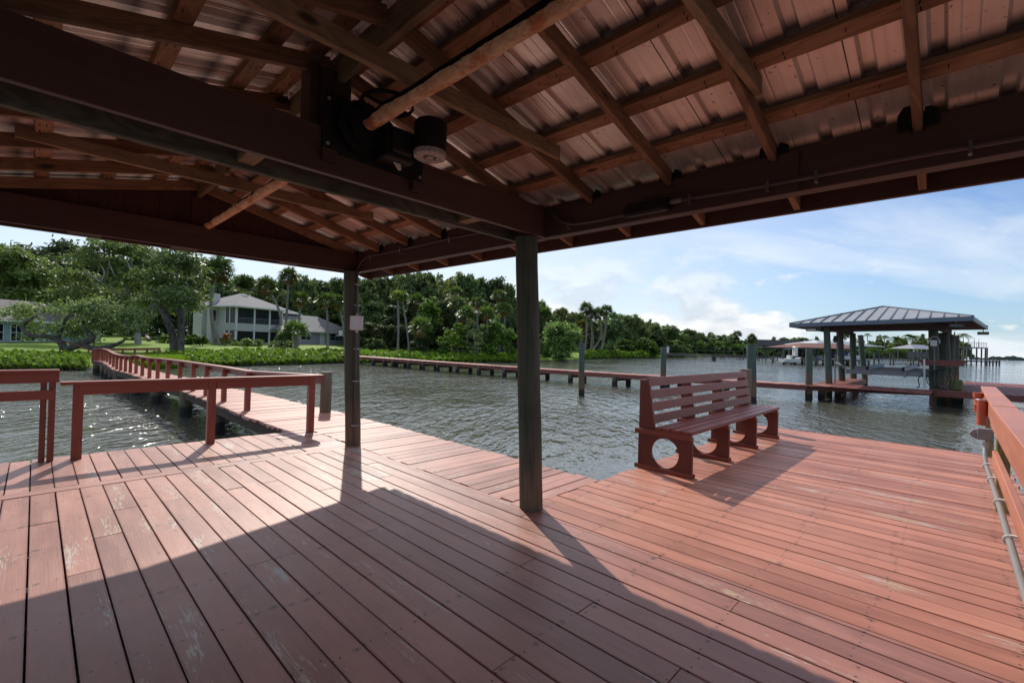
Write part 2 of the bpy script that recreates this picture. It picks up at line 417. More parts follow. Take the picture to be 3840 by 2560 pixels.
def rusty_shaft():
    m, nt, out = new_mat('corroded_shaft'); g = N(nt)
    ob = g.n('ShaderNodeTexCoord', None, 3); uv = g.n('ShaderNodeTexCoord', None, 2)
    nz = g.noise(g.vec(ob, (1, .45, 1)), 34., 5, .7)
    n2 = g.noise(g.vec(ob, (1, .5, 1)), 10., 4, .65)
    zc = g.sep(g.n('ShaderNodeNewGeometry', None, 1))[2]
    c = g.mix(g.ramp(nz, .35, .65), srgb(214, 160, 120), srgb(246, 214, 180))
    c = g.mix(g.math('MULTIPLY', g.ramp(n2, .5, .62), .7), c, srgb(198, 98, 52))
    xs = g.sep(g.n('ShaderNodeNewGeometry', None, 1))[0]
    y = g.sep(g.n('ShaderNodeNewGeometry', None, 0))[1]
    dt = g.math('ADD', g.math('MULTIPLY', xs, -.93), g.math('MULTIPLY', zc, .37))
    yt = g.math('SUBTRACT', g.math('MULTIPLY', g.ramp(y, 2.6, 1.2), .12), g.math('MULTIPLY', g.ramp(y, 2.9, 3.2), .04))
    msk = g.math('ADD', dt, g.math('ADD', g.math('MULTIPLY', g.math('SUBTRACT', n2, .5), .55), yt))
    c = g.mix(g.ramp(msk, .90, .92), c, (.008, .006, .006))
    p = g.n('ShaderNodeBsdfPrincipled', {'Base Color': c, 'Roughness': .9, 'Specular IOR Level': .15, 'Normal': g.bump(nz, 1., .03)}, None)
    nt.links.new(p.outputs[0], out.inputs[0]); return m
shaft_m = rusty_shaft()

# ------------------------------------------------------------------ the roofed shelter
RX, RZ = 1.29, 3.25                      # ridge x, height of the rafters' underside there
def zb(x): return RZ-.25*abs(x-RX)
sh = thing('shelter', (3.33, 2.88, 0), 'open boat shelter with brown timber frame and ribbed metal roof overhead', 'shelter')
for nm, b, t in (('near', (3.33, 2.88), (3.13, 2.86)), ('far', (3.33, 6.43), (3.155, 6.315))):
    m = MB(); n = 9
    pts = [(b[0], b[1], -1.2)]+[(b[0]+(t[0]-b[0])*i/n, b[1]+(t[1]-b[1])*i/n, 2.548*i/n) for i in range(n+1)]
    m.tube(pts, [.112]+[.112-.010*i/n for i in range(n+1)], 20, wob=.02)
    m.build('post', post_w, sh, smooth=True, label='dark round timber post at the edge of the deck' if nm == 'near' else 'dark round timber post at the far corner carrying conduit')
for b in ((-.75, 6.43), (-.75, 2.88)):
    m = MB(); m.tube([(b[0], b[1], -1.2), (b[0], b[1], 2.548)], [.11, .10], 16); m.build('post', post_w, sh, smooth=True)
# eave beams, split around the tie beams
for x0, x1 in ((3.25, 3.352), (-.77, -.67)):
    m = MB()
    for y0, y1 in ((-4.2, 2.738), (2.787, 2.996), (3.048, 6.322), (6.374, 6.548)): m.box(x0, x1, y0, y1, 2.55, 2.825)
    m.build('eave_beam', beam_p, sh, bevel=.004)
m = MB(); m.box(3.222, 3.249, .70, 2.40, 2.541, 2.80)
m.build('splice_board', beam_p, sh, bevel=.003)
for y0, y1, z0, mt in ((2.74, 2.785, 2.553, beam_p), (2.998, 3.046, 2.532, beam_raw), (6.324, 6.372, 2.55, beam_p), (6.55, 6.60, 2.55, beam_p)):
    m = MB(); m.box(-.84, 3.345, y0, y1, z0, 2.829); m.build('tie_beam', mt, sh, bevel=.004)
for x in (-.45, .78, 2.42): m = MB(); m.box(x, x+.09, 2.787, 2.996, 2.56, 2.74); m.build('spacer_block', tie_w, sh)
for x in (.2, 1.05, 2.2): m = MB(); m.box(x, x+.26, 6.374, 6.548, 2.556, 2.70); m.build('spacer_block', joist_w, sh)
m = MB(); m.box(1.375, 1.385, 3.047, 3.06, 2.56, 2.70); m.box(1.39, 1.62, 3.047, 3.085, 2.60, 2.64); m.build('cleat', joist_w, sh)
# king post
m = MB(); m.box(1.175, 1.36, 2.79, 2.992, 2.62, 3.22); m.box(1.115, 1.172, 2.82, 2.97, 2.70, 3.24); m.build('king_post', beam_p, sh, bevel=.004)
# ridge board
m = MB()
m.box(1.268, 1.312, -4.2, 7.05, 3.165, 3.335); m.build('ridge_board', tie_w, sh, bevel=.003)
RY = [.15+.69*k for k in range(-6, 10)]
hang = MB
def rafter(y, side, mat=raft_w):
    m = MB(); x1 = 3.89 if side > 0 else 2*RX-3.89; x0 = RX+.024*side
    m.beam((x0, y, zb(x0)+.05), (x1, y, zb(x1)+.05), .042, .10)
    o = m.build('rafter', mat, sh, bevel=.003)
    if y > -.2 and side > 0:
        h = MB(); x = 3.245; z = zb(x)
        for sx in (-.0245, .0245): h.box(x-.03, x+.02, y+sx-.0015, y+sx+.0015, 2.75, z+.085)
        h.prism([(x-.004, y+.026, 2.77), (x-.004, y+.085, 2.77), (x-.004, y+.085, 2.86), (x-.004, y+.06, 2.90), (x-.004, y+.026, 2.90)], (-.003, 0, 0))
        h.prism([(x-.004, y-.026, 2.77), (x-.004, y-.085, 2.77), (x-.004, y-.085, 2.85), (x-.004, y-.05, 2.875), (x-.004, y-.026, 2.875)], (-.003, 0, 0))
        h.build('hanger', black_m, o)
for y in RY:
    yy = 2.895 if abs(y-2.91) < .01 else y
    rafter(yy, 1); rafter(yy, -1)
for y, x0, x1 in ((.79, -.14, 2.72), (2.165, -.14, 2.70), (4.945, -.14, 2.72)):
    m = MB(); m.beam((x0, y, 3.005), (x1, y, 3.005), .04, .10); m.build('ceiling_tie', tie_w, sh, bevel=.003)
for x in (.005, .48, .915, 1.17, 1.415, 1.665, 2.115, 2.557, 2.985, 3.43, 3.83, -.43, -.86, -1.22):
    m = MB(); sgn = 1 if x > RX else -1
    z = zb(x)+.1055+.02
    nx = Vector((.25*sgn, 0, 1)).normalized()
    segs = [(-4.2, -.25), (-.247, 3.2), (3.203, 7.05)] if x > .3 else [(-4.2, 7.05)]
    for a, b in segs: m.beam((x, a, z), (x, b, z), .095, .04, up=nx)
    m.cm = 1
    y = -.4+random.random()*.2
    while y < 6.9:
        for dx in ((-.02,) if random.random() < .5 else (-.02, .015)):
            xx = x+dx; m.tube([(xx, y, z-.0205-.25*sgn*dx), (xx+random.uniform(-.004, .004), y+random.uniform(-.004, .004), z-.04-.25*sgn*dx)], [.0028, .0015], 4)
        y += random.choice((.255, .255, .13))
    m.build('purlin', [purl_w, black_m], sh)
# ribbed sheets
def sheet(sgn):
    m = MB(); prof = []; y = -4.3; k0 = math.ceil((y-.325)/.255)
    while True:
        yr = .325+.255*k0
        if yr > 7.02: break
        prof += [(yr-.036, 0), (yr-.022, .026), (yr+.022, .026), (yr+.036, 0), (yr+.105, 0), (yr+.113, .0014), (yr+.121, 0), (yr+.165, 0), (yr+.173, .0014), (yr+.181, 0)]
        k0 += 1
    prof = [(-4.3, 0)]+prof+[(7.1, 0)]
    xs = [RX+sgn*.005, RX+sgn*1.0, RX+sgn*2.77]
    for (ya, ha), (yb, hb) in zip(prof, prof[1:]):
        for xa, xb in zip(xs, xs[1:]):
            z_ = lambda x, h: zb(x)+.1485+h
            q = [(xa, ya, z_(xa, ha)), (xb, ya, z_(xb, ha)), (xb, yb, z_(xb, hb)), (xa, yb, z_(xa, hb))]
            if sgn < 0: q = q[::-1]
            m.poly(q, 0.)
    return m.build('roof_sheet', roofm, sh)
sheet(1); sheet(-1)
m = MB()
for sgn in (1, -1):
    q = [(RX, -4.3, 3.437), (RX+sgn*.16, -4.3, 3.392), (RX+sgn*.16, 7.1, 3.392), (RX, 7.1, 3.437)]
    m.poly(q if sgn > 0 else q[::-1], 0.)
m.build('ridge_cap', roofm, sh)
for s in (1, -1):
    m = MB(); x = RX+s*2.62
    m.box(min(x, x-s*.038), max(x, x-s*.038), -4.2, 7.06, 2.588, 2.735) if s > 0 else m.box(x, x+.038, -4.2, 7.06, 2.588, 2.735)
    m.build('fascia_board', beam_p, sh, bevel=.003)
m = MB()
for s in (1, -1):
    a, b = RX+s*.02, RX+s*2.66
    m.beam((a, 7.082, zb(a)+.055), (b, 7.082, zb(b)+.055), .04, .17)
m.build('rake_board', beam_p, sh)
# gable boarding
m = MB(); pts = [(3.25, 0, 2.832), (3.25, 0, zb(3.25)+.1), (RX, 0, RZ+.09), (-.67, 0, zb(-.67)+.1), (-.67, 0, 2.832)]
m.prism([(x, 6.40, z) for x, _, z in pts], (0, .014, 0))
for x in np.arange(-.6, 3.2, .305):
    zt = zb(x)+.1
    if zt-2.84 > .03: m.box(x, x+.008, 6.394, 6.3995, 2.84, zt)
m.build('gable_panel', ply_w, sh)
m = MB(); m.box(1.22, 1.38, 6.376, 6.392, 2.832, 3.16); m.build('gable_stud', ply_w, sh)

# ------------------------------------------------------------------ boat-lift gear under the roof
gr = thing('lift_motor', (1.4, 2.66, 2.7), 'black boat-lift motor and gearbox bolted to the beam under the roof', 'lift motor')
m = MB(); m.prism([(1.155, 2.737, 2.69), (1.87, 2.737, 2.675), (1.87, 2.737, 2.81), (1.58, 2.737, 3.03), (1.155, 2.737, 3.04)], (0, -.014, 0)); m.build('mount_plate', black_m, gr)
m = MB()
pr = []
for k in range(64):
    a = 2*math.pi*k/64; r_ = .172 if k % 2 else .163
    pr.append((1.40+r_*math.cos(a), 2.70, 2.875+r_*math.sin(a)))
m.prism(pr, (0, -.03, 0)); m.lathe([(.115, -.02), (.115, .03)], (1.40, 2.65, 2.875), 24, 'y'); m.build('gear_wheel', black_m, gr)
m = MB(); m.box(1.475, 1.68, 2.54, 2.722, 2.70, 2.90); m.box(1.5, 1.64, 2.50, 2.54, 2.73, 2.88); m.build('gear_housing', black_m, gr, bevel=.008)
m = MB(); m.lathe([(.08, .0), (.104, .015), (.106, .19), (.09, .205), (.03, .21), (.02, .24)], (1.735, 2.45, 2.765), 28); m.build('motor_body', black_m, gr, smooth=True)
m = MB(); m.lathe([(.045, .012), (.045, -.012), (.10, -.012), (.106, .0), (.106, .02)], (1.735, 2.45, 2.752), 28); m.lathe([(.026, 0), (.026, -.016)], (1.735, 2.45, 2.752), 16); m.build('end_bell', plain('corroded_zinc', (.42, .36, .35), .7, .2, var=.6, vscale=60), gr, smooth=True)
m = MB(); m.tube([(1.45+.15*math.cos(a), 2.50+.15*math.sin(a), 2.985) for a in np.linspace(0, 2*math.pi, 41)], .008, 6, caps=False)
m.tube([(1.45+.152*math.cos(a), 2.50+.152*math.sin(a), 2.998) for a in np.linspace(0, 2*math.pi, 41)], .005, 6, caps=False)
m.lathe([(.03, 0), (.03, .03)], (1.45, 2.50, 2.97), 14); m.box(1.30, 1.60, 2.492, 2.508, 2.979, 2.989); m.tube([(1.45, 2.5, 2.88), (1.45, 2.5, 2.99)], .012, 8)
m.build('belt_pulley', black_m, gr, smooth=True)
for bx, bz in ((1.185, 2.995), (1.185, 2.725), (1.845, 2.705)): m = MB(); m.lathe([(.012, 0), (.012, -.01)], (bx, 2.722, bz), 6, 'y'); m.build('bolt', galv_m, gr)
for bx, z0 in ((1.15, 2.62), (1.78, 2.60)): m = MB(); m.box(bx, bx+.09, 2.70, 2.738, z0, z0+.07); m.build('mount_block', beam_p, gr)
m = MB(); m.prism([(1.575, 2.60, 2.78), (1.622, 2.60, 2.785), (1.608, 2.60, 2.73), (1.622, 2.60, 2.665), (1.60, 2.60, 2.66), (1.566, 2.60, 2.70)], (.004, .012, 0))
tag(m.build('cloth_scrap', rope_w, None, org=Vector((1.59, 2.6, 2.72))), 'torn cream cloth scrap hanging from the lift gearbox', 'cloth')
m = MB(); n = 26
m.tube([(1.388+.0*i, 2.60-6.4*i/n, 2.885+.003*math.sin(i)) for i in range(n+1)], [.046+.003*math.sin(i*2.3) for i in range(n+1)], 18, wob=.03)
tag(m.build('lift_shaft', shaft_m, None, smooth=True, org=Vector((1.388, 1.2, 2.885))), 'thick flaking rusty lift shaft running overhead towards the viewer', 'shaft', 'corroded lift shafts')
m = MB(); m.tube([(1.365+.005*i/n, 3.10+3.18*i/n, 2.84) for i in range(n+1)], [.042]*(n+1), 18)
tag(m.build('lift_shaft', shaft_m, None, smooth=True, org=Vector((1.365, 4.7, 2.84))), 'orange rusty lift shaft ending at the far gable beam', 'shaft', 'corroded lift shafts')

# conduits and lamp
def smooth_path(pts, n=6):
    P = [Vector(p) for p in pts]; P = [P[0]]+P+[P[-1]]; out = []
    for i in range(1, len(P)-2):
        for k in range(n):
            t = k/n; a, b, c, d = P[i-1:i+3]
            out.append(.5*((2*b)+(-a+c)*t+(2*a-5*b+4*c-d)*t*t+(-a+3*b-3*c+d)*t**3))
    out.append(P[-2]); return out
cd = thing('conduit', (3.2, 1, 2.6), 'dark conduit clipped along the beam beside the floodlight', 'conduit')
xc = 3.205
m = MB(); m.tube(smooth_path([(xc, -1.2, 2.585), (xc, -.23, 2.597), (xc, .21, 2.61), (xc, .86, 2.612), (xc, 1.43, 2.628), (xc, 1.60, 2.615), (xc, 2.09, 2.60), (xc, 2.43, 2.622), (3.225, 2.62, 2.735), (3.23, 2.70, 2.83)]), .0135, 10); m.build('pipe', pvc_dk, cd, smooth=True)
def clips(parent, pts, mat, vertical=False):
    for (x, y, z) in pts:
        m = MB(); m.box(x-.018, x-.013, y-.008, y+.008, z-.04, z+.022); m.box(x-.018, x+.03, y-.008, y+.008, z-.043, z-.04); m.build('clip', mat, parent)
clips(cd, [(xc, -.05, 2.607), (xc, .60, 2.614), (xc, .86, 2.614), (xc, 1.36, 2.628), (xc, 2.43, 2.622)], pvc_dk2)
fl = thing('floodlight', (3.2, 1.68, 2.6), 'black floodlight with pale lens under the right beam', 'floodlight')
m = MB(); m.prism([(3.218, 1.50, 2.665), (3.218, 1.50, 2.58), (3.10, 1.50, 2.545), (3.08, 1.50, 2.565), (3.12, 1.50, 2.65)], (0, .33, 0)); m.build('housing', black_m, fl, bevel=.006)
m = MB(); m.prism([(3.205, 1.53, 2.5745), (3.205, 1.80, 2.5745), (3.108, 1.80, 2.5455), (3.108, 1.53, 2.5455)], (-.001, 0, -.004)); m.build('lens', lens_m, fl)
m = MB(); m.tube([(3.19, 1.50, 2.625), (3.19, 1.42, 2.625)], .018, 10); m.build('connector', pvc_grey, fl)
cd2 = thing('conduit', (3.2, 6.2, 1.5), 'thin conduit running from the far beam down the corner post', 'conduit')
m = MB(); m.tube(smooth_path([(3.23, 3.40, 2.73), (3.232, 3.62, 2.722), (3.232, 4.13, 2.732), (3.232, 5.14, 2.73), (3.232, 5.92, 2.733), (3.228, 6.12, 2.69), (3.215, 6.215, 2.60), (3.20, 6.215, 2.45), (3.205, 6.205, 2.05), (3.207, 6.20, 1.92)]), .012, 10)
m.tube(smooth_path([(3.213, 6.21, 1.72), (3.235, 6.24, 1.2), (3.262, 6.285, .6), (3.285, 6.31, .02)]), .012, 10); m.build('pipe', pvc_dk, cd2, smooth=True)
clips(cd2, [(3.232, 4.13, 2.73), (3.232, 5.14, 2.73), (3.232, 5.90, 2.73)], galv_m)
for z in (2.35, 2.05, 1.42, .95, .3):
    m = MB(); t = z/2.55; m.box(3.285-.085*t-.04, 3.285-.085*t+.05, 6.30-.10*t-.016, 6.30-.10*t+.03, z, z+.012); m.build('clip', galv_m, cd2)
bx = thing('outlet_box', (3.22, 6.2, 1.8), 'pale grey weatherproof outlet box with clear cover on the corner post', 'outlet box')
def rbox(m, c, dx, dy, dz, ang): m.obox(c, dx, dy, dz, ang)
ang = rad(-42)
m = MB(); m.obox((3.215, 6.19, 1.71), .115, .10, .18, ang); m.build('back_box', grey_pl, bx, bevel=.006)
fx, fy = 3.245, 6.135
fdir = Vector((math.sin(ang), -math.cos(ang), 0))
m = MB(); cpt = Vector((3.225, 6.19, 0))+fdir*.075
m.obox((cpt.x, cpt.y, 1.70), .155, .055, .195, ang); m.build('cover', cover_m, bx, bevel=.008)
m = MB(); c2 = Vector((3.225, 6.19, 0))+fdir*.049
m.obox((c2.x, c2.y, 1.695), .165, .012, .205, ang); c3 = c2+fdir*.06
for sx in (-.078, .078):
    o_ = Vector((math.cos(ang), math.sin(ang), 0))*sx; m.obox(((c3+o_).x, (c3+o_).y, 1.70), .012, .01, .195, ang)
m.obox((c3.x, c3.y, 1.70), .165, .01, .012, ang); m.obox((c3.x, c3.y, 1.885), .165, .01, .012, ang); m.build('cover_frame', white_pl, bx)
m = MB()
for z in (1.895, 1.66): m.lathe([(.018, 0), (.018, .045)], (3.212, 6.20, z), 12)
m.build('connector', grey_pl, bx)

# ------------------------------------------------------------------ our deck
dk = thing('dock_deck', (3.3, 2.9, 0), 'red painted plank dock deck with peeling boards under the shelter', 'dock')
T = .038
def planks_y(x0, x1, y0, y1, pitch, phase, gap, mat, joints=True, name='planking'):
    m = MB(); k = math.floor((x0-phase)/pitch)
    while True:
        a = phase+k*pitch; b = a+pitch; k += 1
        if b <= x0+.02: continue
        if a >= x1-.02: break
        a2, b2 = max(a, x0), min(b, x1)
        g = gap*random.uniform(.6, 1.5)
        cuts = [y0+random.uniform(-.015, .012)]
        if joints:
            y = y0+random.uniform(1.2, 6.5)
            while y < y1-.5: cuts.append(round((y-.31)/.62)*.62+.31); y = cuts[-1]+random.choice((3.72, 4.34, 4.96))
        cuts.append(y1+random.uniform(-.012, .02))
        for c0, c1 in zip(cuts, cuts[1:]):
            if c1-c0 < .2: continue
            dz = random.uniform(-.003, .003)
            m.box(a2+g/2, b2-g/2, c0+.0015, c1-.0015, -T+dz, dz, ax=1)
    return m.build(name, mat, dk, bevel=.0025)
def planks_x(x0, x1, y0, y1, pitch, mat, parent, gap=.006, name='planking', jit=.02):
    m = MB(); y = y0
    while y < y1-.03:
        g = gap*random.uniform(.5, 1.7); dz = random.uniform(-.004, .003); b = min(y+pitch, y1)
        m.box(x0+random.uniform(-jit, jit), x1+random.uniform(-jit, jit), y+g/2, b-g/2, -T+dz, dz, ax=0); y += pitch
    return m.build(name, mat, parent, bevel=.0025)
planks_y(-1.7, 3.30, -5.0, 6.232, .171, .003, .0085, deck_l)
planks_y(-1.7, 2.62, 6.405, 7.95, .171, .003, .0085, deck_l, joints=False)
planks_x(2.63, 3.285, 6.405, 7.95, .166, deck_l, dk)
m = MB(); m.box(-1.7, 1.2, 6.238, 6.399, -T, .001, ax=0); m.box(1.205, 3.285, 6.238, 6.399, -T, .001, ax=0); m.build('trim_board', deck_l, dk, bevel=.0025)
planks_x(3.302, 4.60, 2.945, 7.95, .1655, deck_l, dk)
planks_y(3.302, 10.66, -.62, 2.938, .1695, 3.302, .007, deck_r, joints=False)
m = MB()
m.box(3.30, 10.6, 2.86, 2.90, -.24, -.042); m.box(10.56, 10.60, -.6, 2.86, -.24, -.042); m.box(4.54, 4.58, 2.95, 9.0, -.24, -.042)
m.box(-1.7, 2.9, 7.86, 7.90, -.24, -.042); m.box(2.92, 2.96, 7.9, 9.0, -.24, -.042)
m.build('rim_joist', joist_w, dk)
m = MB()
for y in np.arange(-4.65, 7.8, .62): m.box(-1.6, 3.25 if y < 2.9 else 4.5, y-.02, y+.02, -.24, -.05)
for y in np.arange(-.31, 2.8, .62): m.box(3.3, 10.5, y-.02, y+.02, -.24, -.05)
m.build('joist', joist_w, dk)
for x, y in ((4.4, 3.1), (4.4, 5.5), (4.4, 7.8), (10.3, 2.6), (7.0, 2.6), (10.3, -.3), (.3, 7.7), (-1.4, 7.7), (2.8, 7.7)): m = MB(); m.tube([(x, y, -1.3), (x, y, -.05)], .11, 12); m.build('piling', pile_o, dk)
# mooring piles standing at the deck
def pile(name, p, ztop, r, mat, label, zbot=-1.6, cap=False, lean=(0, 0), group='timber mooring poles'):
    m = MB(); n = 6
    m.tube([(p[0]+lean[0]*i/n, p[1]+lean[1]*i/n, zbot+(ztop-zbot)*i/n) for i in range(n+1)], [r*(1.04-.06*i/n) for i in range(n+1)], 18, wob=.025)
    o = m.build(name, mat, None, smooth=True, org=Vector((p[0], p[1], -.75))); return tag(o, label, 'pile', group)
pile('piling', (10.3, 3.10), 1.183, .115, pile_o, 'stout grey piling rising just behind the far end of the bench')
pile('piling', (4.33, 9.62), .862, .115, pile_o, 'short grey piling standing beside the walkway at the deck corner')
p = wl(*[v/K for v in (2020+590*.27421, 1080+1475*.27421)]); pile('mooring_pole', p, 1.75, .135, pile_w, 'slender green mooring pole standing alone in the water left of the bench', lean=(.02, .1))
p = wl((2020+1700*.27421)/K, (1080+1385*.27421)/K); pile('mooring_pole', p, 1.70, .16, pile_w, 'green mooring pole with a white board at its top, behind the bench back', lean=(.06, .05))
pb = MB(); pb.obox((p[0]+.2, p[1]-.12, 1.35), .03, .16, .36, .6); tag(pb.build('marker_board', white_pl, None, org=Vector((p[0], p[1], 1.4))), 'small white board fixed to the top of a mooring pole', 'board')
pile('mooring_pole', (22.18, 6.36), 1.885, .19, pile_w, 'tall green mooring pole rising behind the end of the bench', lean=(-.05, .1))
pile('mooring_pole', (26.6, 5.06), 1.785, .155, pile_w, 'thick green mooring pole before the red neighbouring walkway', lean=(.0, .05))

# ------------------------------------------------------------------ bench
bn = thing('bench', (7.4, 2.6, 0), 'long red slatted bench with round holes in its leg panels', 'bench')
def leg_panel(x):
    w = .045; a = 30; cy, cz, r_ = 2.58, .245, .185
    m = MB()
    outer = [(2.94, .0), (2.235, .0), (2.235, .49), (2.94, .49)]
    ring = [(cy+r_*math.cos(2*math.pi*i/40), cz+r_*math.sin(2*math.pi*i/40)) for i in range(40)]
    def edge(ang):
        c, s = math.cos(ang), math.sin(ang); t = 1e9
        if c > 1e-6: t = min(t, (2.94-cy)/c)
        if c < -1e-6: t = min(t, (2.235-cy)/c)
        if s > 1e-6: t = min(t, (.49-cz)/s)
        if s < -1e-6: t = min(t, (0-cz)/s)
        return (cy+c*t, cz+s*t)
    angs = sorted(set([2*math.pi*i/40 for i in range(40)]+[math.atan2(z-cz, y-cy) % (2*math.pi) for y, z in outer]))
    rn = random.random()
    for i in range(len(angs)):
        A, B = angs[i], angs[(i+1) % len(angs)]
        ia, ib = (cy+r_*math.cos(A), cz+r_*math.sin(A)), (cy+r_*math.cos(B), cz+r_*math.sin(B)); oa, ob = edge(A), edge(B)
        for xx, q in ((x, [ia, ib, ob, oa]), (x+w, [oa, ob, ib, ia])):
            m.poly([(xx, y, z) for y, z in q], rn, [(y, z) for y, z in q])
        m.poly([(x, *ib), (x, *ia), (x+w, *ia), (x+w, *ib)], rn, [(0, 0)]*4)
        m.poly([(x, *oa), (x, *ob), (x+w, *ob), (x+w, *oa)], rn, [(0, 0)]*4)
    o = m.build('leg', bench_p, bn)
    m = MB(); m.box(x-.012 if x < 6 else x-.035, x-.001, 2.215, 2.985, .002, .055); m.box(x+w+.001, x+w+.036, 2.22, 2.985, .002, .05); m.build('foot_rail', bench_p, o, bevel=.003)
    m = MB(); m.box(x-.035, x-.001, 2.235, 2.975, .455, .518); m.build('seat_bearer', bench_p, o, bevel=.003)
    m = MB(); m.prism([(x+.004, 2.94, .492), (x+.004, 2.715, .492), (x+.004, 2.815, 1.15), (x+.004, 2.94, 1.15)], (.04, 0, 0)); m.build('back_post', bench_p, o, bevel=.003)
for x in (5.50, 6.77, 8.02, 9.27): leg_panel(x)
for i, (y0, y1) in enumerate(((2.235, 2.365), (2.372, 2.49), (2.497, 2.61), (2.617, 2.70))):
    m = MB(); m.box(5.47, 9.375, y0, y1, .52, .562); m.build('seat_board', bench_p, bn, bevel=.004)
for i in range(4):
    t = (.66+.162*i-.49)/.66; yb = 2.715+.10*t; z = .60+.155*i
    m = MB(); dy = .10/.66
    m.prism([(5.47, yb-.026, z), (5.47, yb+.0-.002, z), (5.47, yb-.002+dy*.11, z+.112), (5.47, yb-.026+dy*.11, z+.112)], (3.90, 0, 0))
    for j in range(len(m.uv)): pass
    m.build('back_slat', bench_p, bn, bevel=.003)

for x in (5.52, 6.79, 8.04, 9.29):
    m = MB()
    for y_ in (2.27, 2.33, 2.40, 2.46, 2.53, 2.58, 2.64, 2.68): m.lathe([(.008, 0), (.008, .0015)], (x+.01, y_, .5625), 8)
    o = m.build('screw_heads', rust_m, bn); o['kind'] = 'stuff'
# ------------------------------------------------------------------ railings of the deck
r1 = thing('deck_railing', (1.8, 7.72, 0), 'red timber railing across the left edge of the deck', 'railing', 'red railings at the deck edge')
for x in (.335, 1.74, 3.17):
    m = MB(); m.box(x, x+.098, 7.665, 7.76, .0, .91); m.build('post', rail_p, r1, bevel=.004)
m = MB(); m.box(.225, 3.39, 7.63, 7.80, .912, .95); m.build('cap_rail', rail_p, r1, bevel=.005)
m = MB(); m.box(.435, 1.738, 7.665, 7.70, .785, .91); m.box(1.84, 3.168, 7.665, 7.70, .785, .91); m.build('apron_board', rail_p, r1, bevel=.003)
r2 = thing('deck_railing', (.1, 7.75, 0), 'short red railing with a lower bar at the far left of the deck', 'railing', 'red railings at the deck edge')
for x0, x1, y in ((.06, .115, 7.78), (.13, .19, 7.74)):
    m = MB(); m.box(x0, x1, y, y+.09, .0, .94); m.build('post', rail_p, r2, bevel=.004)
m = MB(); m.box(-1.6, .218, 7.70, 7.87, 1.06, 1.095); m.build('cap_rail', rail_p, r2, bevel=.005)
m = MB(); m.box(-1.6, .215, 7.735, 7.775, .94, 1.058); m.build('apron_board', rail_p, r2, bevel=.003)
m = MB(); m.box(-1.6, .186, 7.70, 7.738, .745, .855); m.build('lower_rail', rail_p, r2, bevel=.003)
r3 = thing('deck_railing', (7.0, -.4, 0), 'wide capped orange-red railing along the right edge of the deck', 'railing', 'red railings at the deck edge')
def yl(x): return -.268-.0152*max(0, x-5.5)
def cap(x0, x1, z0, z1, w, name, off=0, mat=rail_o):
    m = MB(); P = []
    for x in (x0, x1): P.append((x, yl(x)-off))
    pts = [(P[0][0], P[0][1], z0), (P[1][0], P[1][1], z0), (P[1][0], P[1][1]-w, z0), (P[0][0], P[0][1]-w, z0)]
    a, b = P
    m.beam((a[0], a[1]-w/2, (z0+z1)/2), (b[0], b[1]-w/2, (z0+z1)/2), w, z1-z0)
    m.build(name, mat, r3, bevel=.004)
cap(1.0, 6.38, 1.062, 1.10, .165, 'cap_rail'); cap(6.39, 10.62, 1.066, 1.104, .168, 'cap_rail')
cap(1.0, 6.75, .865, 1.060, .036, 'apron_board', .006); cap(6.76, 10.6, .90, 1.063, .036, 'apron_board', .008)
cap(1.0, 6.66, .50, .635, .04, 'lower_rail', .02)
for x in (10.48, 6.82, 3.5):
    m = MB(); y = yl(x)-.055; m.box(x, x+.10, y-.10, y, -.3, 1.06); m.build('post', old_w, r3, bevel=.006)
m = MB(); m.box(3.6, 6.8, -.47, -.43, .1, .86); 
rh = thing('rod_holder', (9.17, -.25, .93), 'red painted pipe rod holder on the far part of the right railing', 'rod holder', 'rod holders on the right railing')
m = MB(); m.lathe([(.038, 0), (.042, .10), (.046, .105), (.042, .11), (.044, .20), (.055, .205), (.055, .27)], (9.17, -.275, .80), 16); m.build('pipe', terra, rh, smooth=True)
rh = thing('rod_holder', (7.55, -.25, .93), 'rust-brown pipe rod holder with a wire ring above the outlet box', 'rod holder', 'rod holders on the right railing')
m = MB(); m.lathe([(.047, 0), (.047, .285), (.041, .286), (.041, .2)], (7.55, -.262, .785), 18); m.build('pipe', terra, rh, smooth=True)
m = MB(); m.tube([(7.57+.066*math.cos(a), -.275+.066*math.sin(a), 1.077) for a in np.linspace(0, 2*math.pi, 25)], .004, 6, caps=False); m.build('wire_ring', galv_m, rh)
box_m = plain('weathered_grey_box', srgb(132, 128, 134), .55, 0, var=.2)
ob = thing('outlet_box', (6.95, -.25, .75), 'grey outlet box with side cover below the rod holders on the right railing', 'outlet box')
m = MB(); m.box(6.95, 7.03, -.325, -.205, .69, .812); m.build('body', box_m, ob, bevel=.006)
m = MB(); m.prism([(6.97, -.203, .795), (6.97, -.175, .79), (6.97, -.16, .77), (6.97, -.145, .745), (6.97, -.16, .72), (6.97, -.175, .705), (6.97, -.203, .69)], (.05, 0, 0)); m.build('side_cover', box_m, ob, bevel=.003)
cn = thing('conduit', (5.5, -.27, .5), 'grey conduit clipped to the lower board of the right railing', 'conduit')
m = MB(); m.tube(smooth_path([(6.96, -.27, .672), (6.94, -.268, .60), (6.80, -.262, .54), (6.46, -.262, .50), (5.7, -.262, .508), (4.87, -.262, .505), (4.0, -.262, .486), (3.3, -.262, .475), (1.2, -.262, .47)]), .018, 12); m.build('pipe', pvc_grey, cn, smooth=True)
m = MB(); m.lathe([(.026, 0), (.026, .07)], (6.96, -.27, .60), 14); m.build('connector', grey_pl, cn)
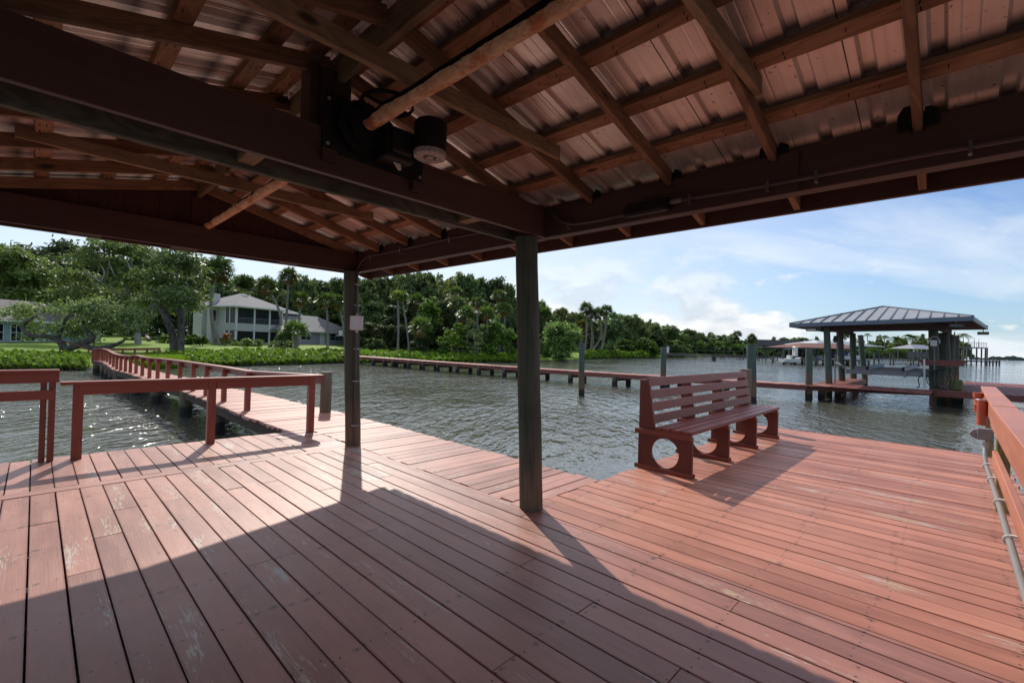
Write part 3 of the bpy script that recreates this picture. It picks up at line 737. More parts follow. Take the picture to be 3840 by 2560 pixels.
for x, z in ((6.46, .50), (5.7, .508), (4.87, .505), (4.0, .486)):
    m = MB(); m.tube([(x, -.262+.026*math.cos(a), z+.026*math.sin(a)) for a in np.linspace(-2.2, 2.2, 14)], .006, 6); m.box(x-.01, x+.01, -.292, -.262, z+.022, z+.034); m.build('clip', white_pl, cn)
pile('piling', (12.6, -1.15), .93, .13, pile_w, 'green piling beyond the right railing cap')

# ------------------------------------------------------------------ our walkway to the shore
NE = [(2.93, 7.95), (2.88, 9.58), (2.905, 13.0), (2.907, 15.6), (2.67, 19.9), (2.58, 22.6), (2.36, 25.6), (2.43, 29.5), (2.48, 32.4), (2.30, 35.2), (2.3, 36.5)]
FE = [(4.58, 7.95), (4.56, 9.42), (4.42, 12.63), (4.15, 15.6), (3.90, 20.05), (3.70, 22.6), (3.54, 25.0), (3.53, 29.5), (3.70, 33.0), (3.74, 34.5), (3.7, 36.5)]
def interp(tab, y):
    for (xa, ya), (xb, yb) in zip(tab, tab[1:]):
        if y <= yb: return xa+(xb-xa)*(y-ya)/(yb-ya)
    return tab[-1][0]
wk = thing('walkway', (3.6, 20, 0), 'narrow red plank walkway leading from the deck to the shore', 'walkway')
m = MB(); y = 7.955
while y < 36.4:
    w = .166; g = random.uniform(.004, .014); dz = random.uniform(-.006, .005)
    xa, xb = interp(NE, y)+random.uniform(-.03, .03), interp(FE, y)+random.uniform(-.03, .03)
    m.beam((xa, y+w/2, -.02+dz), (xb, y+w/2, -.02+dz), w-g, .038); y += w
m.build('planking', walk_p, wk)
m = MB()
for tab, s in ((NE, .05), (FE, -.05)):
    for (xa, ya), (xb, yb) in zip(tab, tab[1:]): m.beam((xa+s, ya, -.14), (xb+s, yb, -.14), .04, .18)
m.build('stringer', joist_w, wk)
y = 12.4
while y < 36:
    for tab, s in ((NE, .12), (FE, -.12)):
        m = MB(); x = interp(tab, y)+s; m.tube([(x, y, -1.6), (x, y, -.3), (x, y, -.05)], [.165, .155, .15], 14, wob=.03); m.build('piling', pile_o, wk, smooth=True)
    m = MB(); m.box(interp(NE, y)+.02, interp(FE, y)-.02, y+.17, y+.21, -.33, -.12); m.build('cross_beam', joist_w, wk)
    y += 3.3 if y < 25 else 2.3
hr = thing('handrail', (3.1, 20, 0), 'long wavering red handrail along the near side of the walkway', 'handrail')
RP = []
for lx, lb, lt in ((2270, 940, 400), (1950, 820, 345), (1710, 740, 310), (1530, 676, 285), (1350, 617, 260), (1185, 567, 240), (1048, 528, 226), (938, 500, 220), (840, 470, 207), (755, 437, 183), (678, 428, 195), (610, 413, 191), (547, 398, 186), (493, 378, 175), (447, 347, 160), (403, 312, 135), (362, 283, 112), (325, 267, 103), (290, 263, 97), (250, 260, 96), (222, 258, 96), (205, 256, 97), (187, 254, 98), (167, 252, 99)):
    bx_ = (300+lx*.27421)/K; p0 = wl(bx_, (1280+lb*.27421)/K, 0.); RP.append((p0.x+.02, p0.y, zz(bx_, (1280+lt*.27421)/K, rng(p0))))
for x, y, z in RP:
    m = MB(); m.box(x-.05, x+.05, y-.05, y+.05, -.03, z-.03); m.build('post', rail_p, hr)
m = MB(); m2 = MB(); RQ = [(3.34, 7.72, .95)]+RP
for (xa, ya, za), (xb, yb, zb_) in zip(RQ, RQ[1:]):
    m.beam((xa+.03, ya, za-.018), (xb+.03, yb, zb_-.018), .155, .038); m2.beam((xa+.075, ya, za-.10), (xb+.075, yb, zb_-.10), .04, .12)
m.build('cap_rail', rail_p, hr); m2.build('apron_board', rail_p, hr)
h2 = thing('handrail', (5, 37, 0), 'straight red handrail section where the walkway reaches the lawn', 'handrail')
A, B = gp(247, 35.5, 0), gp(368, 34.5, 0)
zt = [zz(247, 800.5, 35.5), zz(368, 799, 34.5)]
m = MB(); m.beam((A.x, A.y, zt[0]), (B.x, B.y, zt[1]), .16, .05); m.beam((A.x, A.y, zt[0]-.1), (B.x, B.y, zt[1]-.1), .04, .13); m.build('cap_rail', rail_p, h2)
for i in range(5):
    t = i/4; q = A.lerp(B, .08+.92*t); z = zt[0]+(zt[1]-zt[0])*t
    for off in (0, 1.2):
        m = MB(); m.box(q.x-.05-off*.5, q.x+.05-off*.5, q.y-.05+off, q.y+.05+off, -.5, z-.03); m.build('post', rail_p, h2)
# low red step ramp beneath the gnarled oak
st = thing('step_rail', gp(135, 37.5, 0), 'small red step rail under the gnarled oak on the lawn', 'railing')
m = MB(); a, b = gp(139, 38, zz(139, 780.5, 38)), gp(163, 38, zz(163, 788, 38)); m.beam(a, b, .08, .06)
c = gp(205, 37, zz(205, 801, 37)); m.beam(b, c, .08, .06)
for q in (a, b, c): m.box(q.x-.05, q.x+.05, q.y-.05, q.y+.05, -.1, q.z)
m.build('rail', rail_p, st)

# ------------------------------------------------------------------ water, seabed, land
def water_mat():
    m, nt, out = new_mat('lagoon_water'); g = N(nt)
    geo = g.n('ShaderNodeNewGeometry', None, 0)
    rot = g.n('ShaderNodeVectorRotate', {'Vector': geo, 'Angle': rad(-38)}, 0, rotation_type='Z_AXIS')
    w1 = g.noise(g.vec(rot, (1.35, 3.0, 1)), 1., 2, .5, dist=.6)
    w2 = g.noise(g.vec(rot, (3.6, 7.6, 1)), 1., 2, .5, dist=.5)
    w3 = g.noise(g.vec(rot, (.22, .5, 1)), 1., 2, .5)
    w4 = g.noise(g.vec(rot, (11., 17., 1)), 1., 2, .5)
    h = g.math('ADD', g.math('MULTIPLY', w1, .62), g.math('ADD', g.math('MULTIPLY', w2, .17), g.math('ADD', g.math('MULTIPLY', w3, .8), g.math('MULTIPLY', w4, .05))))
    big = g.noise(geo, .09, 3)
    b = g.bump(h, g.math('ADD', .24, g.math('MULTIPLY', g.ramp(big, .36, .62), .42)), .42)
    p = g.n('ShaderNodeBsdfPrincipled', {'Base Color': (.098, .098, .072), 'Roughness': .05, 'Specular IOR Level': .9, 'IOR': 1.42, 'Normal': b}, None)
    nt.links.new(p.outputs[0], out.inputs[0]); return m
m = MB()
xs = [-6000, -600, -60, 0, 60, 600, 6000, 14000]; ys = [-14000, -6000, -600, -60, 0, 60, 600, 6000]
for a, b in zip(xs, xs[1:]):
    for c, d in zip(ys, ys[1:]): m.poly([(a, c, -.75), (b, c, -.75), (b, d, -.75), (a, d, -.75)], 0.)
tag(m.build('water', water_mat()), kind='structure', label='rippled greenish grey lagoon water')

SH = [(-420, 24), (-150, 26.0), (100, 26.8), (210, 27.6), (300, 30), (420, 33.5), (571, 36.5), (700, 41), (850, 48), (1000, 55), (1180, 61), (1300, 70), (1360, 88), (1480, 108), (1560, 150), (1700, 215), (1850, 300), (2000, 380), (2120, 430), (2215, 470)]
def shore(px):
    for (a, da), (b, db) in zip(SH, SH[1:]):
        if px <= b: return da+(db-da)*max(0, (px-a))/(b-a)
    return SH[-1][1]
LZ = [(-.6, -1.3), (.3, -.75), (1.2, -.35), (5, -.22), (12, -.05), (20, .2), (32, .5), (60, .9), (140, 1.6), (600, 3.)]
def land_z(px, d):
    t = (d-shore(px)); s = max(1., shore(px)/45)
    t /= s
    for (a, za), (b, zb_) in zip(LZ, LZ[1:]):
        if t <= b: return za+(zb_-za)*max(0, (t-a))/(b-a)
    return LZ[-1][1]
def lp(px, d):
    return gp(px, d, land_z(px, d))
def lawn_mat():
    m, nt, out = new_mat('lawn_grass'); g = N(nt)
    geo = g.n('ShaderNodeNewGeometry', None, 0)
    a = g.noise(geo, .35, 4); b = g.noise(geo, 6., 4, .7); z = g.sep(geo)[2]
    c = g.mix(g.ramp(a, .3, .7), (.15, .25, .025), (.23, .34, .045))
    c = g.mix(g.math('MULTIPLY', g.ramp(b, .35, .7), .5), c, (.05, .09, .012))
    c = g.mix(g.ramp(z, -.45, -.7), c, (.03, .024, .014))
    p = g.n('ShaderNodeBsdfPrincipled', {'Base Color': c, 'Roughness': .85, 'Specular IOR Level': .2, 'Normal': g.bump(b, .8, .1)}, None)
    nt.links.new(p.outputs[0], out.inputs[0]); return m
m = MB(); pxs = list(range(-420, 2216, 35)); offs = [a for a, _ in LZ]
rows = []
for px in pxs:
    s = max(1., shore(px)/45); rows.append([gp(px, shore(px)+o*s, z) for o, z in LZ])
b = 0
for r_ in rows: m.v.extend([tuple(p) for p in r_])
n = len(LZ)
for i in range(len(rows)-1):
    for j in range(n-1):
        m.face([i*n+j, (i+1)*n+j, (i+1)*n+j+1, i*n+j+1], [(0, 0)]*4, 0.)
tag(m.build('lawn', lawn_mat(), smooth=True), kind='structure', label='bright green lawn rising from the shore')
far_m = plain('far_shore_green', (.05, .075, .05), .9, var=.4, vscale=.02)
m = MB(); prevt = None
for i in range(60):
    pa, pb_ = 2225+i*5, 2230+i*5
    d = 900+i*4
    ha, hb = [2.4+.7*math.sin(k*.7)+.5*math.sin(k*1.9)+2.6*max(0, math.sin(k*.13-1.0)) for k in (i, i+1)]
    A, B = gp(pa, d, -.8), gp(pb_, d+4, -.8); A2, B2 = A+Vector((0, 0, ha*1.7)), B+Vector((0, 0, hb*1.7))
    m.poly([A, B, B2, A2], .5); bk = Vector((A.x, A.y, 0)).normalized()*60
    m.poly([A2, B2, B2+bk, A2+bk], .5)
tag(m.build('far_shore', far_m), kind='structure', label='low green far shore on the horizon')

# ------------------------------------------------------------------ foliage
oak_m = leaf_mat('oak_leaves', (.070, .096, .036), (.195, .235, .098), trans=.40, rough=.5)
lite_m = leaf_mat('bright_leaves', (.085, .155, .022), (.17, .27, .05), trans=.42)
mang_m = leaf_mat('mangrove_leaves', (.12, .21, .016), (.27, .40, .035), (.32, .30, .08), trans=.48, rough=.42)
palm_m = leaf_mat('palm_fronds', (.06, .095, .032), (.13, .175, .065), trans=.32, rough=.4)
dead_m = leaf_mat('dead_fronds', (.16, .10, .045), (.25, .16, .07), trans=.3)
date_m = leaf_mat('feather_fronds', (.05, .085, .02), (.11, .15, .04), trans=.3)
moss_m = leaf_mat('grey_moss', (.10, .10, .085), (.17, .17, .145), trans=.3)
red_m = leaf_mat('red_leaves', (.22, .05, .06), (.34, .12, .12), trans=.3)
orange_m = leaf_mat('orange_leaves', (.35, .10, .02), (.45, .2, .04), trans=.3)
def bark(name, a, b, sc_=5.):
    m, nt, out = new_mat(name); g = N(nt); ob_ = g.n('ShaderNodeTexCoord', None, 3)
    nz = g.noise(g.vec(ob_, (1, 1, .35)), sc_, 5, .65); c = g.mix(g.ramp(nz, .35, .65), a, b)
    p = g.n('ShaderNodeBsdfPrincipled', {'Base Color': c, 'Roughness': .9, 'Specular IOR Level': .15, 'Normal': g.bump(nz, .8, .06)}, None)
    nt.links.new(p.outputs[0], out.inputs[0]); return m
bark_m = bark('oak_bark', (.06, .052, .045), (.17, .155, .14)); palmbark_m = bark('palm_bark', (.15, .135, .115), (.30, .275, .24), 9.)
pale_m = bark('pale_limb', (.20, .19, .17), (.36, .35, .32))
RNG = np.random.default_rng(11)

def quads_mesh(name, V, rn, mat):
    """V: (n,4,3) corner array"""
    n = len(V); me = bpy.data.meshes.new(name)
    me.vertices.add(n*4); me.vertices.foreach_set('co', V.astype(np.float32).ravel())
    me.loops.add(n*4); me.loops.foreach_set('vertex_index', np.arange(n*4, dtype=np.int32))
    me.polygons.add(n); me.polygons.foreach_set('loop_start', np.arange(0, n*4, 4, dtype=np.int32))
    try: me.polygons.foreach_set('loop_total', np.full(n, 4, dtype=np.int32))
    except Exception: pass
    at = me.attributes.new('rnd', 'FLOAT', 'FACE'); at.data.foreach_set('value', rn.astype(np.float32))
    for mm in (mat if isinstance(mat, (list, tuple)) else [mat]): me.materials.append(mm)
    me.update(calc_edges=True); me.validate(); return me
def leaf_quads(P, nrm, size, asp=.55):
    n = len(P)
    nrm = nrm/np.linalg.norm(nrm, axis=1, keepdims=True)
    a = RNG.normal(size=(n, 3)); a -= nrm*(a*nrm).sum(1, keepdims=True); a /= np.linalg.norm(a, axis=1, keepdims=True)
    b = np.cross(nrm, a); s = (size*RNG.uniform(.6, 1.35, n))[:, None]
    A = a*s; B = b*s*asp
    return np.stack([P-A, P-B*.9+A*.1, P+A, P+B*.9+A*.1], 1)
def lobes_leaves(lobes, dens, size, clump=.33, up=.55):
    """leaf cards gathered in twig clumps through each lobe of the crown"""
    PP = []; NN = []
    for (cx, cy, cz, rx, ry, rz) in lobes:
        area = (rx*ry+ry*rz+rx*rz)
        nc = max(6, int(area*dens)); d = RNG.normal(size=(nc, 3)); d /= np.linalg.norm(d, axis=1, keepdims=True)
        d[:, 2] = np.where(d[:, 2] < -.35, -d[:, 2]*.6, d[:, 2])
        r = RNG.uniform(.55, 1.06, nc)[:, None]
        c = d*r*np.array([rx, ry, rz])+np.array([cx, cy, cz])
        k = 26; pts = np.repeat(c, k, 0)+RNG.normal(size=(nc*k, 3))*np.array([clump, clump, clump*.6])*RNG.uniform(.7, 1.4, (nc*k, 1))
        nr = np.repeat(d, k, 0)*.5+RNG.normal(size=(nc*k, 3))*.55+np.array([0, 0, up])
        PP.append(pts); NN.append(nr)
    return np.concatenate(PP), np.concatenate(NN)
def tree_obj(name, loc, label, cat, trunk, trunkmat, leafmesh, group=None, color=None, moss=None, extra=None):
    t = thing(name, loc, label, cat, group); CH[t] = []
    if trunk is not None:
        o = trunk.build('trunk', trunkmat, None, smooth=True); o.parent = t; o.location = (0, 0, 0); CH[t].append(o)
    def add(nm, me):
        o = bpy.data.objects.new(nm, me); COL.objects.link(o); o.parent = t; CH[t].append(o)
        if color: o.color = (*color, 1)
    if leafmesh: add('crown', leafmesh)
    for nm, me in (extra or []): add(nm, me); CH[t][-1]['kind'] = 'stuff'
    return t
def oak_variant(seed, H, W, base, nl, size, dens, flat=.5, trunk=True, mat=None, low=False):
    """lobes of an oak: low forks, broad uneven crown (local metres)"""
    R_ = random.Random(seed); lobes = []; m = MB()
    fork = (R_.uniform(-.3, .3), R_.uniform(-.3, .3), base)
    r0 = .05*H*.6
    m.tube([(0, 0, -.3), (.05*W*R_.uniform(-1, 1), 0, base*.5), fork], [r0*1.35, r0, r0*.85], 9, wob=.08)
    for i in range(nl):
        a = 2*math.pi*i/nl+R_.uniform(-.5, .5); rr = W*.5*R_.uniform(.25, .78)
        z = base+(H-base)*R_.uniform(.02 if low else .28, .86)*(1-.25*(rr/(W*.5))**2)
        rl = W*R_.uniform(.17, .27)
        c = (rr*math.cos(a), rr*math.sin(a), z); lobes.append((*c, rl, rl, rl*flat*R_.uniform(.85, 1.3)))
        mid = (c[0]*.45, c[1]*.45, base+(z-base)*.6+R_.uniform(-.4, .3))
        m.tube([fork, mid, c], [r0*.55, r0*.32, r0*.08], 6)
    lobes.append((0, 0, H*.86, W*.2, W*.2, H*.12))
    P, Nn = lobes_leaves(lobes, dens, size, clump=W*.032)
    V = leaf_quads(P, Nn, size); rn = RNG.random(len(P))
    return m, quads_mesh('crown', V, rn, mat or oak_m), lobes

def fan_palm_mesh(R=1.35, nleaf=34, seed=0, droop=.35, dead=10, up=0.):
    """sabal crown: pleated fan leaves on long stalks; returns live and dead meshes"""
    R_ = np.random.default_rng(seed); Q = []; rn = []; Qd = []; rd = []
    def leaf(az, el, L, fan, col, out, outr):
        d = np.array([math.cos(az)*math.cos(el), math.sin(az)*math.cos(el), math.sin(el)])
        hub = d*L+np.array([0, 0, -.10*L*L*(1 if el < .9 else .3)])
        s = np.cross(d, [0, 0, 1.]); s /= np.linalg.norm(s)+1e-6; u = np.cross(s, d)
        w = .016; out.append([-s*w, s*w, hub+s*w*.6, hub-s*w*.6]); outr.append(col)
        k = 13
        for i in range(k):
            a = (i/(k-1)-.5)*math.radians(250); rr = fan*(1-.22*abs(a)/2.2)*R_.uniform(.85, 1.1)
            dr = d*math.cos(a)+s*math.sin(a)+u*(.18*math.cos(2*a)-.05)
            dr /= np.linalg.norm(dr)
            mid = hub+dr*rr*.55; tip = hub+dr*rr+np.array([0, 0, -droop*rr*(.35+.5*abs(dr[0]*0+1-abs(dr[2])))])
            pw = np.cross(dr, u); pw /= np.linalg.norm(pw)+1e-6; pw = pw*rr*.085+u*R_.uniform(-.03, .03)*rr
            out.append([hub, mid-pw, tip, mid+pw]); outr.append(np.clip(col+R_.uniform(-.2, .2), 0, 1))
    for i in range(nleaf):
        el = math.asin(np.clip(-.25+1.22*(i+.5)/nleaf+up, -.9, .99)); az = i*2.39996+R_.uniform(-.2, .2)
        leaf(az, el, R*R_.uniform(.42, .62), R*R_.uniform(.50, .66), R_.uniform(0, .85), Q, rn)
    for i in range(dead):
        leaf(R_.uniform(0, 6.28), R_.uniform(-1.15, -.5), R*.45, R*.42, R_.uniform(0, 1), Qd, rd)
    me = quads_mesh('crown', np.array(Q), np.array(rn), palm_m)
    md = quads_mesh('dead_fronds', np.array(Qd), np.array(rd), dead_m) if dead else None
    return me, md
def feather_mesh(R=2.6, nf=20, seed=0, arch=.9):
    R_ = np.random.default_rng(seed); Q = []; rn = []
    for i in range(nf):
        az = i*2.39996; el = R_.uniform(.1, 1.25); L = R*R_.uniform(.8, 1.1); d = np.array([math.cos(az), math.sin(az), 0]); prev = None; col = R_.uniform(0, .9)
        s = np.array([-math.sin(az), math.cos(az), 0])
        for k in range(15):
            t = (k+1)/15; p = d*L*(t*math.cos(el)+.12*t*t)+np.array([0, 0, L*(math.sin(el)*t-arch*t*t*.75)])
            if prev is not None:
                tg_ = (p-prev)/np.linalg.norm(p-prev); ll = L*.30*math.sin(math.pi*min(1, t*.85+.12))
                for sg in (-1, 1):
                    tip = p+s*sg*ll*.85+tg_*ll*.5+np.array([0, 0, -ll*.35]); Q.append([p, p+tg_*.07*L*.5, tip, p-tg_*.05*L*.5]); rn.append(np.clip(col+R_.uniform(-.15, .15), 0, 1))
            prev = p
    return quads_mesh('crown', np.array(Q), np.array(rn), date_m)
FAN = [fan_palm_mesh(1., 36, i, .3+.08*i, d, u) for i, (d, u) in enumerate(((8, .0), (14, .05), (4, -.03), (10, .1)))]
FEA = [feather_mesh(1., 22, 3), feather_mesh(1., 18, 5, 1.2)]
def palm(px, py, d, base_px, base_py, rpx, label, group, var=0, bend=0., color=(1, 1, 1), r=.15, dead=True, name='palm_tree', feather=None, boots=0):
    """crown centre at bearing px,py; foot at base bearing"""
    top = Vector(ray(px, py)*d)+Vector((0, 0, EYE)); zbse = zz(base_px, base_py, d)
    b = gp(base_px, d, zbse); R = rpx*K*d/FPX
    m = MB(); v = top-b; side = Vector((Rt[0], Rt[1], 0)); n = 9
    pts = [v*(i/n)+side*bend*math.sin(math.pi*i/n) for i in range(n+1)]; pts[0] = pts[0]-Vector((0, 0, .4))
    pts[-1] = pts[-1]-Vector((0, 0, R*.05))
    m.tube(pts, [r*(1.35 if i == 0 else 1.0-.12*i/n+(.25*boots if i > n-3 else 0)) for i in range(n+1)], 9, wob=.04)
    t = thing(name, b, label, 'palm', group); CH[t] = []
    o = m.build('trunk', palmbark_m, None, smooth=True); o.parent = t; o.location = (0, 0, 0)
    me, md = (FEA[feather], None) if feather is not None else FAN[var]
    for nm, mm in (('crown', me), ('dead_fronds', md)):
        if mm is None or (nm == 'dead_fronds' and not dead): continue
        c = bpy.data.objects.new(nm, mm); COL.objects.link(c); c.parent = t; c.location = v; c.scale = (R,)*3; c.rotation_euler = (0, 0, (px*.37) % 6.28); c.color = (*color, 1)
    return t

# ---- individual trees of the middle distance
def big_tree(name, px_c, py_top, px_w, px_base, py_base, d, label, seed, nl=9, size=.3, dens=2.2, flat=.55, col=(1, 1, 1), mat=None, group=None, basef=.3, trunk=None):
    zb_ = zz(px_base, py_base, d); H = zz(px_c, py_top, d)-zb_; W = px_w*K*d/FPX
    m, me, lob = oak_variant(seed, H, W, H*basef, nl, size, dens, flat, mat=mat)
    t = tree_obj(name, gp(px_base, d, zb_), label, 'tree', m, bark_m, me, group, col)
    if abs(px_c-px_base) > 3:
        off = gp(px_c, d, 0)-gp(px_base, d, 0)
        for o in CH[t]:
            if o.name.startswith('crown'): o.location = (off.x*.8, off.y*.8, 0)
    return t
big_tree('broadleaf_tree', 20, 562, 190, 12, 770, 72, 'big bushy bright green tree at the far left behind the grey house', 3, 12, .34, 2.0, .7, (1.35, 1.45, 1.1), basef=.2)
big_tree('oak_tree', 150, 551, 210, 165, 772, 92, 'dark tall oak rising behind the low grey house roof', 5, 11, .40, 1.6, .6, (.7, .75, .8))

# hero oaks
def hero_oak(px, d, py_base, trunks, lobes, label, size, dens, col, moss=0, limb_mat=None, name='oak_tree', thin=1.):
    """trunks: list of lists of (px,py,dd) with radii; lobes: (px,py,dd,rx_px,rz_px)"""
    b = gp(px, d, zz(px, py_base, d)); toP = lambda q: Vector(ray(q[0], q[1])*(d+q[2]))+Vector((0, 0, EYE))-b
    m = MB()
    for pts, radii in trunks: m.tube(smooth_path([toP(q) for q in pts], 3), list(np.interp(np.linspace(0, 1, (len(pts)-1)*3+1), np.linspace(0, 1, len(radii)), [q_*thin for q_ in radii])), 9, wob=.06)
    L = []
    for (lx, ly, dd, rx, rz) in lobes:
        c = toP((lx, ly, dd)); s = K*(d+dd)/FPX; L.append((c.x, c.y, c.z, rx*s, rx*s*.9, rz*s))
    P, Nn = lobes_leaves(L, dens, size, clump=.36); me = quads_mesh('crown', leaf_quads(P, Nn, size), RNG.random(len(P)), oak_m)
    ex = []
    if moss:
        Q = []; 
        for _ in range(moss):
            l = random.choice(L); a = random.uniform(0, 6.28); p = np.array([l[0]+l[3]*.8*math.cos(a), l[1]+l[4]*.8*math.sin(a), l[2]-l[5]*random.uniform(.3, .9)])
            ln = random.uniform(.5, 1.6); w = random.uniform(.05, .13)
            for k in range(3):
                o = np.array([random.uniform(-.2, .2), random.uniform(-.2, .2), 0]); s2 = np.array([Rt[0], Rt[1], 0])*w
                Q.append([p+o-s2, p+o+s2, p+o+s2*.2+[0, 0, -ln], p+o-s2*.2+[0, 0, -ln]])
        ex = [('moss', quads_mesh('moss', np.array(Q), RNG.random(len(Q)), moss_m))]
    return tree_obj(name, b, label, 'tree', m, limb_mat or bark_m, me, None, col, extra=ex)
hero_oak(318, 56, 797, [([(318, 800, 0), (316, 770, 0), (312, 735, 0), (300, 690, 0), (285, 650, -1)], [.62, .5, .45, .38, .2]), ([(312, 735, 0), (340, 690, 1), (365, 640, 1)], [.35, .25, .1]), ([(300, 690, 0), (262, 668, -3), (232, 648, -4), (210, 632, -4), (188, 622, -4)], [.28, .2, .14, .1, .05]), ([(285, 650, -1), (300, 625, -2), (292, 600, -2)], [.2, .12, .06]), ([(285, 650, -1), (262, 630, -3), (250, 600, -3)], [.16, .1, .05]), ([(285, 650, -1), (318, 632, -2), (330, 610, -2)], [.16, .1, .05]), ([(232, 648, -4), (240, 625, -4), (228, 605, -4)], [.1, .07, .04])],
          [(205, 600, 0, 42, 20), (255, 580, 0, 48, 20), (305, 575, 0, 45, 20), (345, 592, 0, 40, 20), (180, 640, 2, 40, 24), (225, 680, 3, 46, 26), (280, 690, 3, 48, 28), (335, 665, 2, 44, 26), (150, 680, 3, 38, 24), (205, 715, 3, 40, 20), (300, 720, 3, 46, 22), (240, 560, 1, 30, 10), (290, 556, 1, 28, 8), (350, 700, 3, 34, 22), (300, 640, -2, 30, 18), (250, 655, -3, 24, 14), (320, 690, -1, 30, 20), (215, 605, -2, 24, 12), (270, 610, -1, 26, 12)],
          'broad spreading oak with pale bare limbs showing through its flat crown', .20, 4.6, (1.25, 1.3, 1.05), 14, pale_m, thin=.62)
hero_oak(408, 43, 806, [([(401, 806, 0), (398, 775, 0), (384, 735, 0), (368, 700, .5), (345, 665, 1)], [.56, .46, .42, .34, .18]), ([(414, 807, 0), (415, 775, 0), (417, 735, 0), (424, 690, 0), (432, 650, 0)], [.5, .4, .36, .28, .12]), ([(417, 735, 0), (398, 690, 0), (385, 660, 0)], [.25, .16, .08]), ([(424, 690, 0), (455, 665, 1), (470, 640, 1)], [.2, .13, .06])],
          [(385, 610, 0, 40, 22), (428, 600, 0, 36, 20), (446, 622, 1, 30, 20), (350, 640, 1, 40, 26), (400, 655, 1, 46, 30), (436, 665, 1, 36, 28), (452, 690, 2, 18, 20), (370, 690, 2, 38, 24), (424, 700, 2, 36, 22), (345, 700, 2, 34, 20), (400, 575, 1, 22, 12), (436, 577, 1, 20, 10), (372, 592, 1, 26, 14), (395, 705, 1, 34, 16), (385, 685, -2, 34, 20), (420, 680, -2.5, 34, 20), (432, 705, -2, 22, 14)],
          'large dark oak with two grey trunks splitting at the lawn', .18, 5.2, (1.1, 1.2, 1.05), 8, thin=.72)
hero_oak(152, 38, 800, [([(150, 800, 0), (132, 780, 0), (105, 772, -.5), (70, 770, -1), (52, 755, -1), (62, 738, -1), (85, 725, -1)], [.34, .27, .22, .2, .16, .13, .08]), ([(152, 801, 0), (185, 790, 0), (212, 776, 0), (196, 756, 0), (190, 735, 0)], [.36, .34, .28, .2, .1]), ([(132, 780, 0), (143, 752, 0), (155, 728, 0), (178, 712, 0), (192, 708, 0)], [.2, .16, .12, .08, .04]), ([(155, 728, 0), (176, 722, 0)], [.1, .05]), ([(160, 718, 0), (150, 708, 0), (128, 703, 0)], [.08, .06, .03]), ([(185, 790, 0), (215, 800, 0), (255, 795, 0), (285, 782, 0)], [.3, .24, .2, .12])],
          [(30, 722, 0, 34, 14), (75, 712, 0, 36, 13), (60, 745, 0, 24, 12), (180, 715, 0, 44, 20), (225, 712, 0, 44, 22), (270, 725, 0, 42, 20), (305, 730, 0, 34, 18), (215, 745, 1, 44, 20), (165, 755, 1, 34, 18), (260, 752, 1, 40, 16), (110, 758, 0, 24, 12), (80, 775, 0, 22, 8), (315, 758, 0, 24, 12), (195, 770, 1, 28, 12), (235, 692, 0, 22, 10)],
          'low gnarled oak sprawling on the lawn before the grey house', .15, 6.5, (1.7, 1.75, 1.7), 6, thin=.85)
# orange-flowered plant and hedge balls by the white house
VAR = [oak_variant(20+i, 10, w, b_, nl+7, .34, 2.0, f, mat=oak_m, low=True) for i, (w, b_, nl, f) in enumerate(((10, 1.6, 10, .65), (8, 1.3, 9, .8), (12, 1.6, 11, .6), (9, 1.8, 9, .75), (11, 1.2, 12, .75)))]
protos = []
for i, (m, me, lob) in enumerate(VAR):
    protos.append((m, me))
TM = {}
def wood_tree(px, py_top, d, w=None, label='', group=None, col=(.8, .85, .85), var=None, py_base=None):
    var = random.randrange(5) if var is None else var
    zb_ = land_z(px, d) if py_base is None else zz(px, py_base, d)
    H = zz(px, py_top, d)-zb_; s = H/10
    W0 = (10, 8, 12, 9, 11)[var]; sw = s if w is None else (w*K*d/FPX)/W0
    t = thing('oak_tree', gp(px, d, zb_), label, 'tree', group); CH[t] = []
    if var not in TM:
        o = protos[var][0].build('trunk', bark_m, None, smooth=True); TM[var] = o.data
    else:
        o = bpy.data.objects.new('trunk', TM[var]); COL.objects.link(o)
    c = bpy.data.objects.new('crown', protos[var][1]); COL.objects.link(c)
    for q in (o, c): q.parent = t; q.location = (0, 0, 0); CH[t].append(q)
    h_ = random.uniform(.85, 1.45); c.color = (col[0]*h_*random.uniform(.9, 1.25), col[1]*h_*1.08, col[2]*h_*random.uniform(.8, 1.1), 1)
    t.scale = (sw, sw, s); t.rotation_euler = (0, 0, random.uniform(0, 6.28)); return t
G1 = 'oaks in the wood behind the houses'
for px, py, d, w in ((60, 590, 110, 110), (110, 600, 105, 100), (215, 575, 105, 130), (330, 580, 100, 120), (420, 590, 88, 110), (500, 618, 92, 100), (560, 628, 98, 90), (600, 640, 104, 90), (645, 640, 100, 80), (690, 632, 96, 90), (735, 642, 100, 80), (775, 640, 92, 80), (560, 665, 90, 80), (470, 655, 84, 80), (620, 680, 95, 80), (720, 680, 94, 80), (760, 690, 90, 70), (815, 680, 84, 70)):
    wood_tree(px, py, d, w, 'dark moss-hung oak in the wood behind the houses', G1, (.75, .8, .8))
G2 = 'oaks in the dense wood right of the corner post'
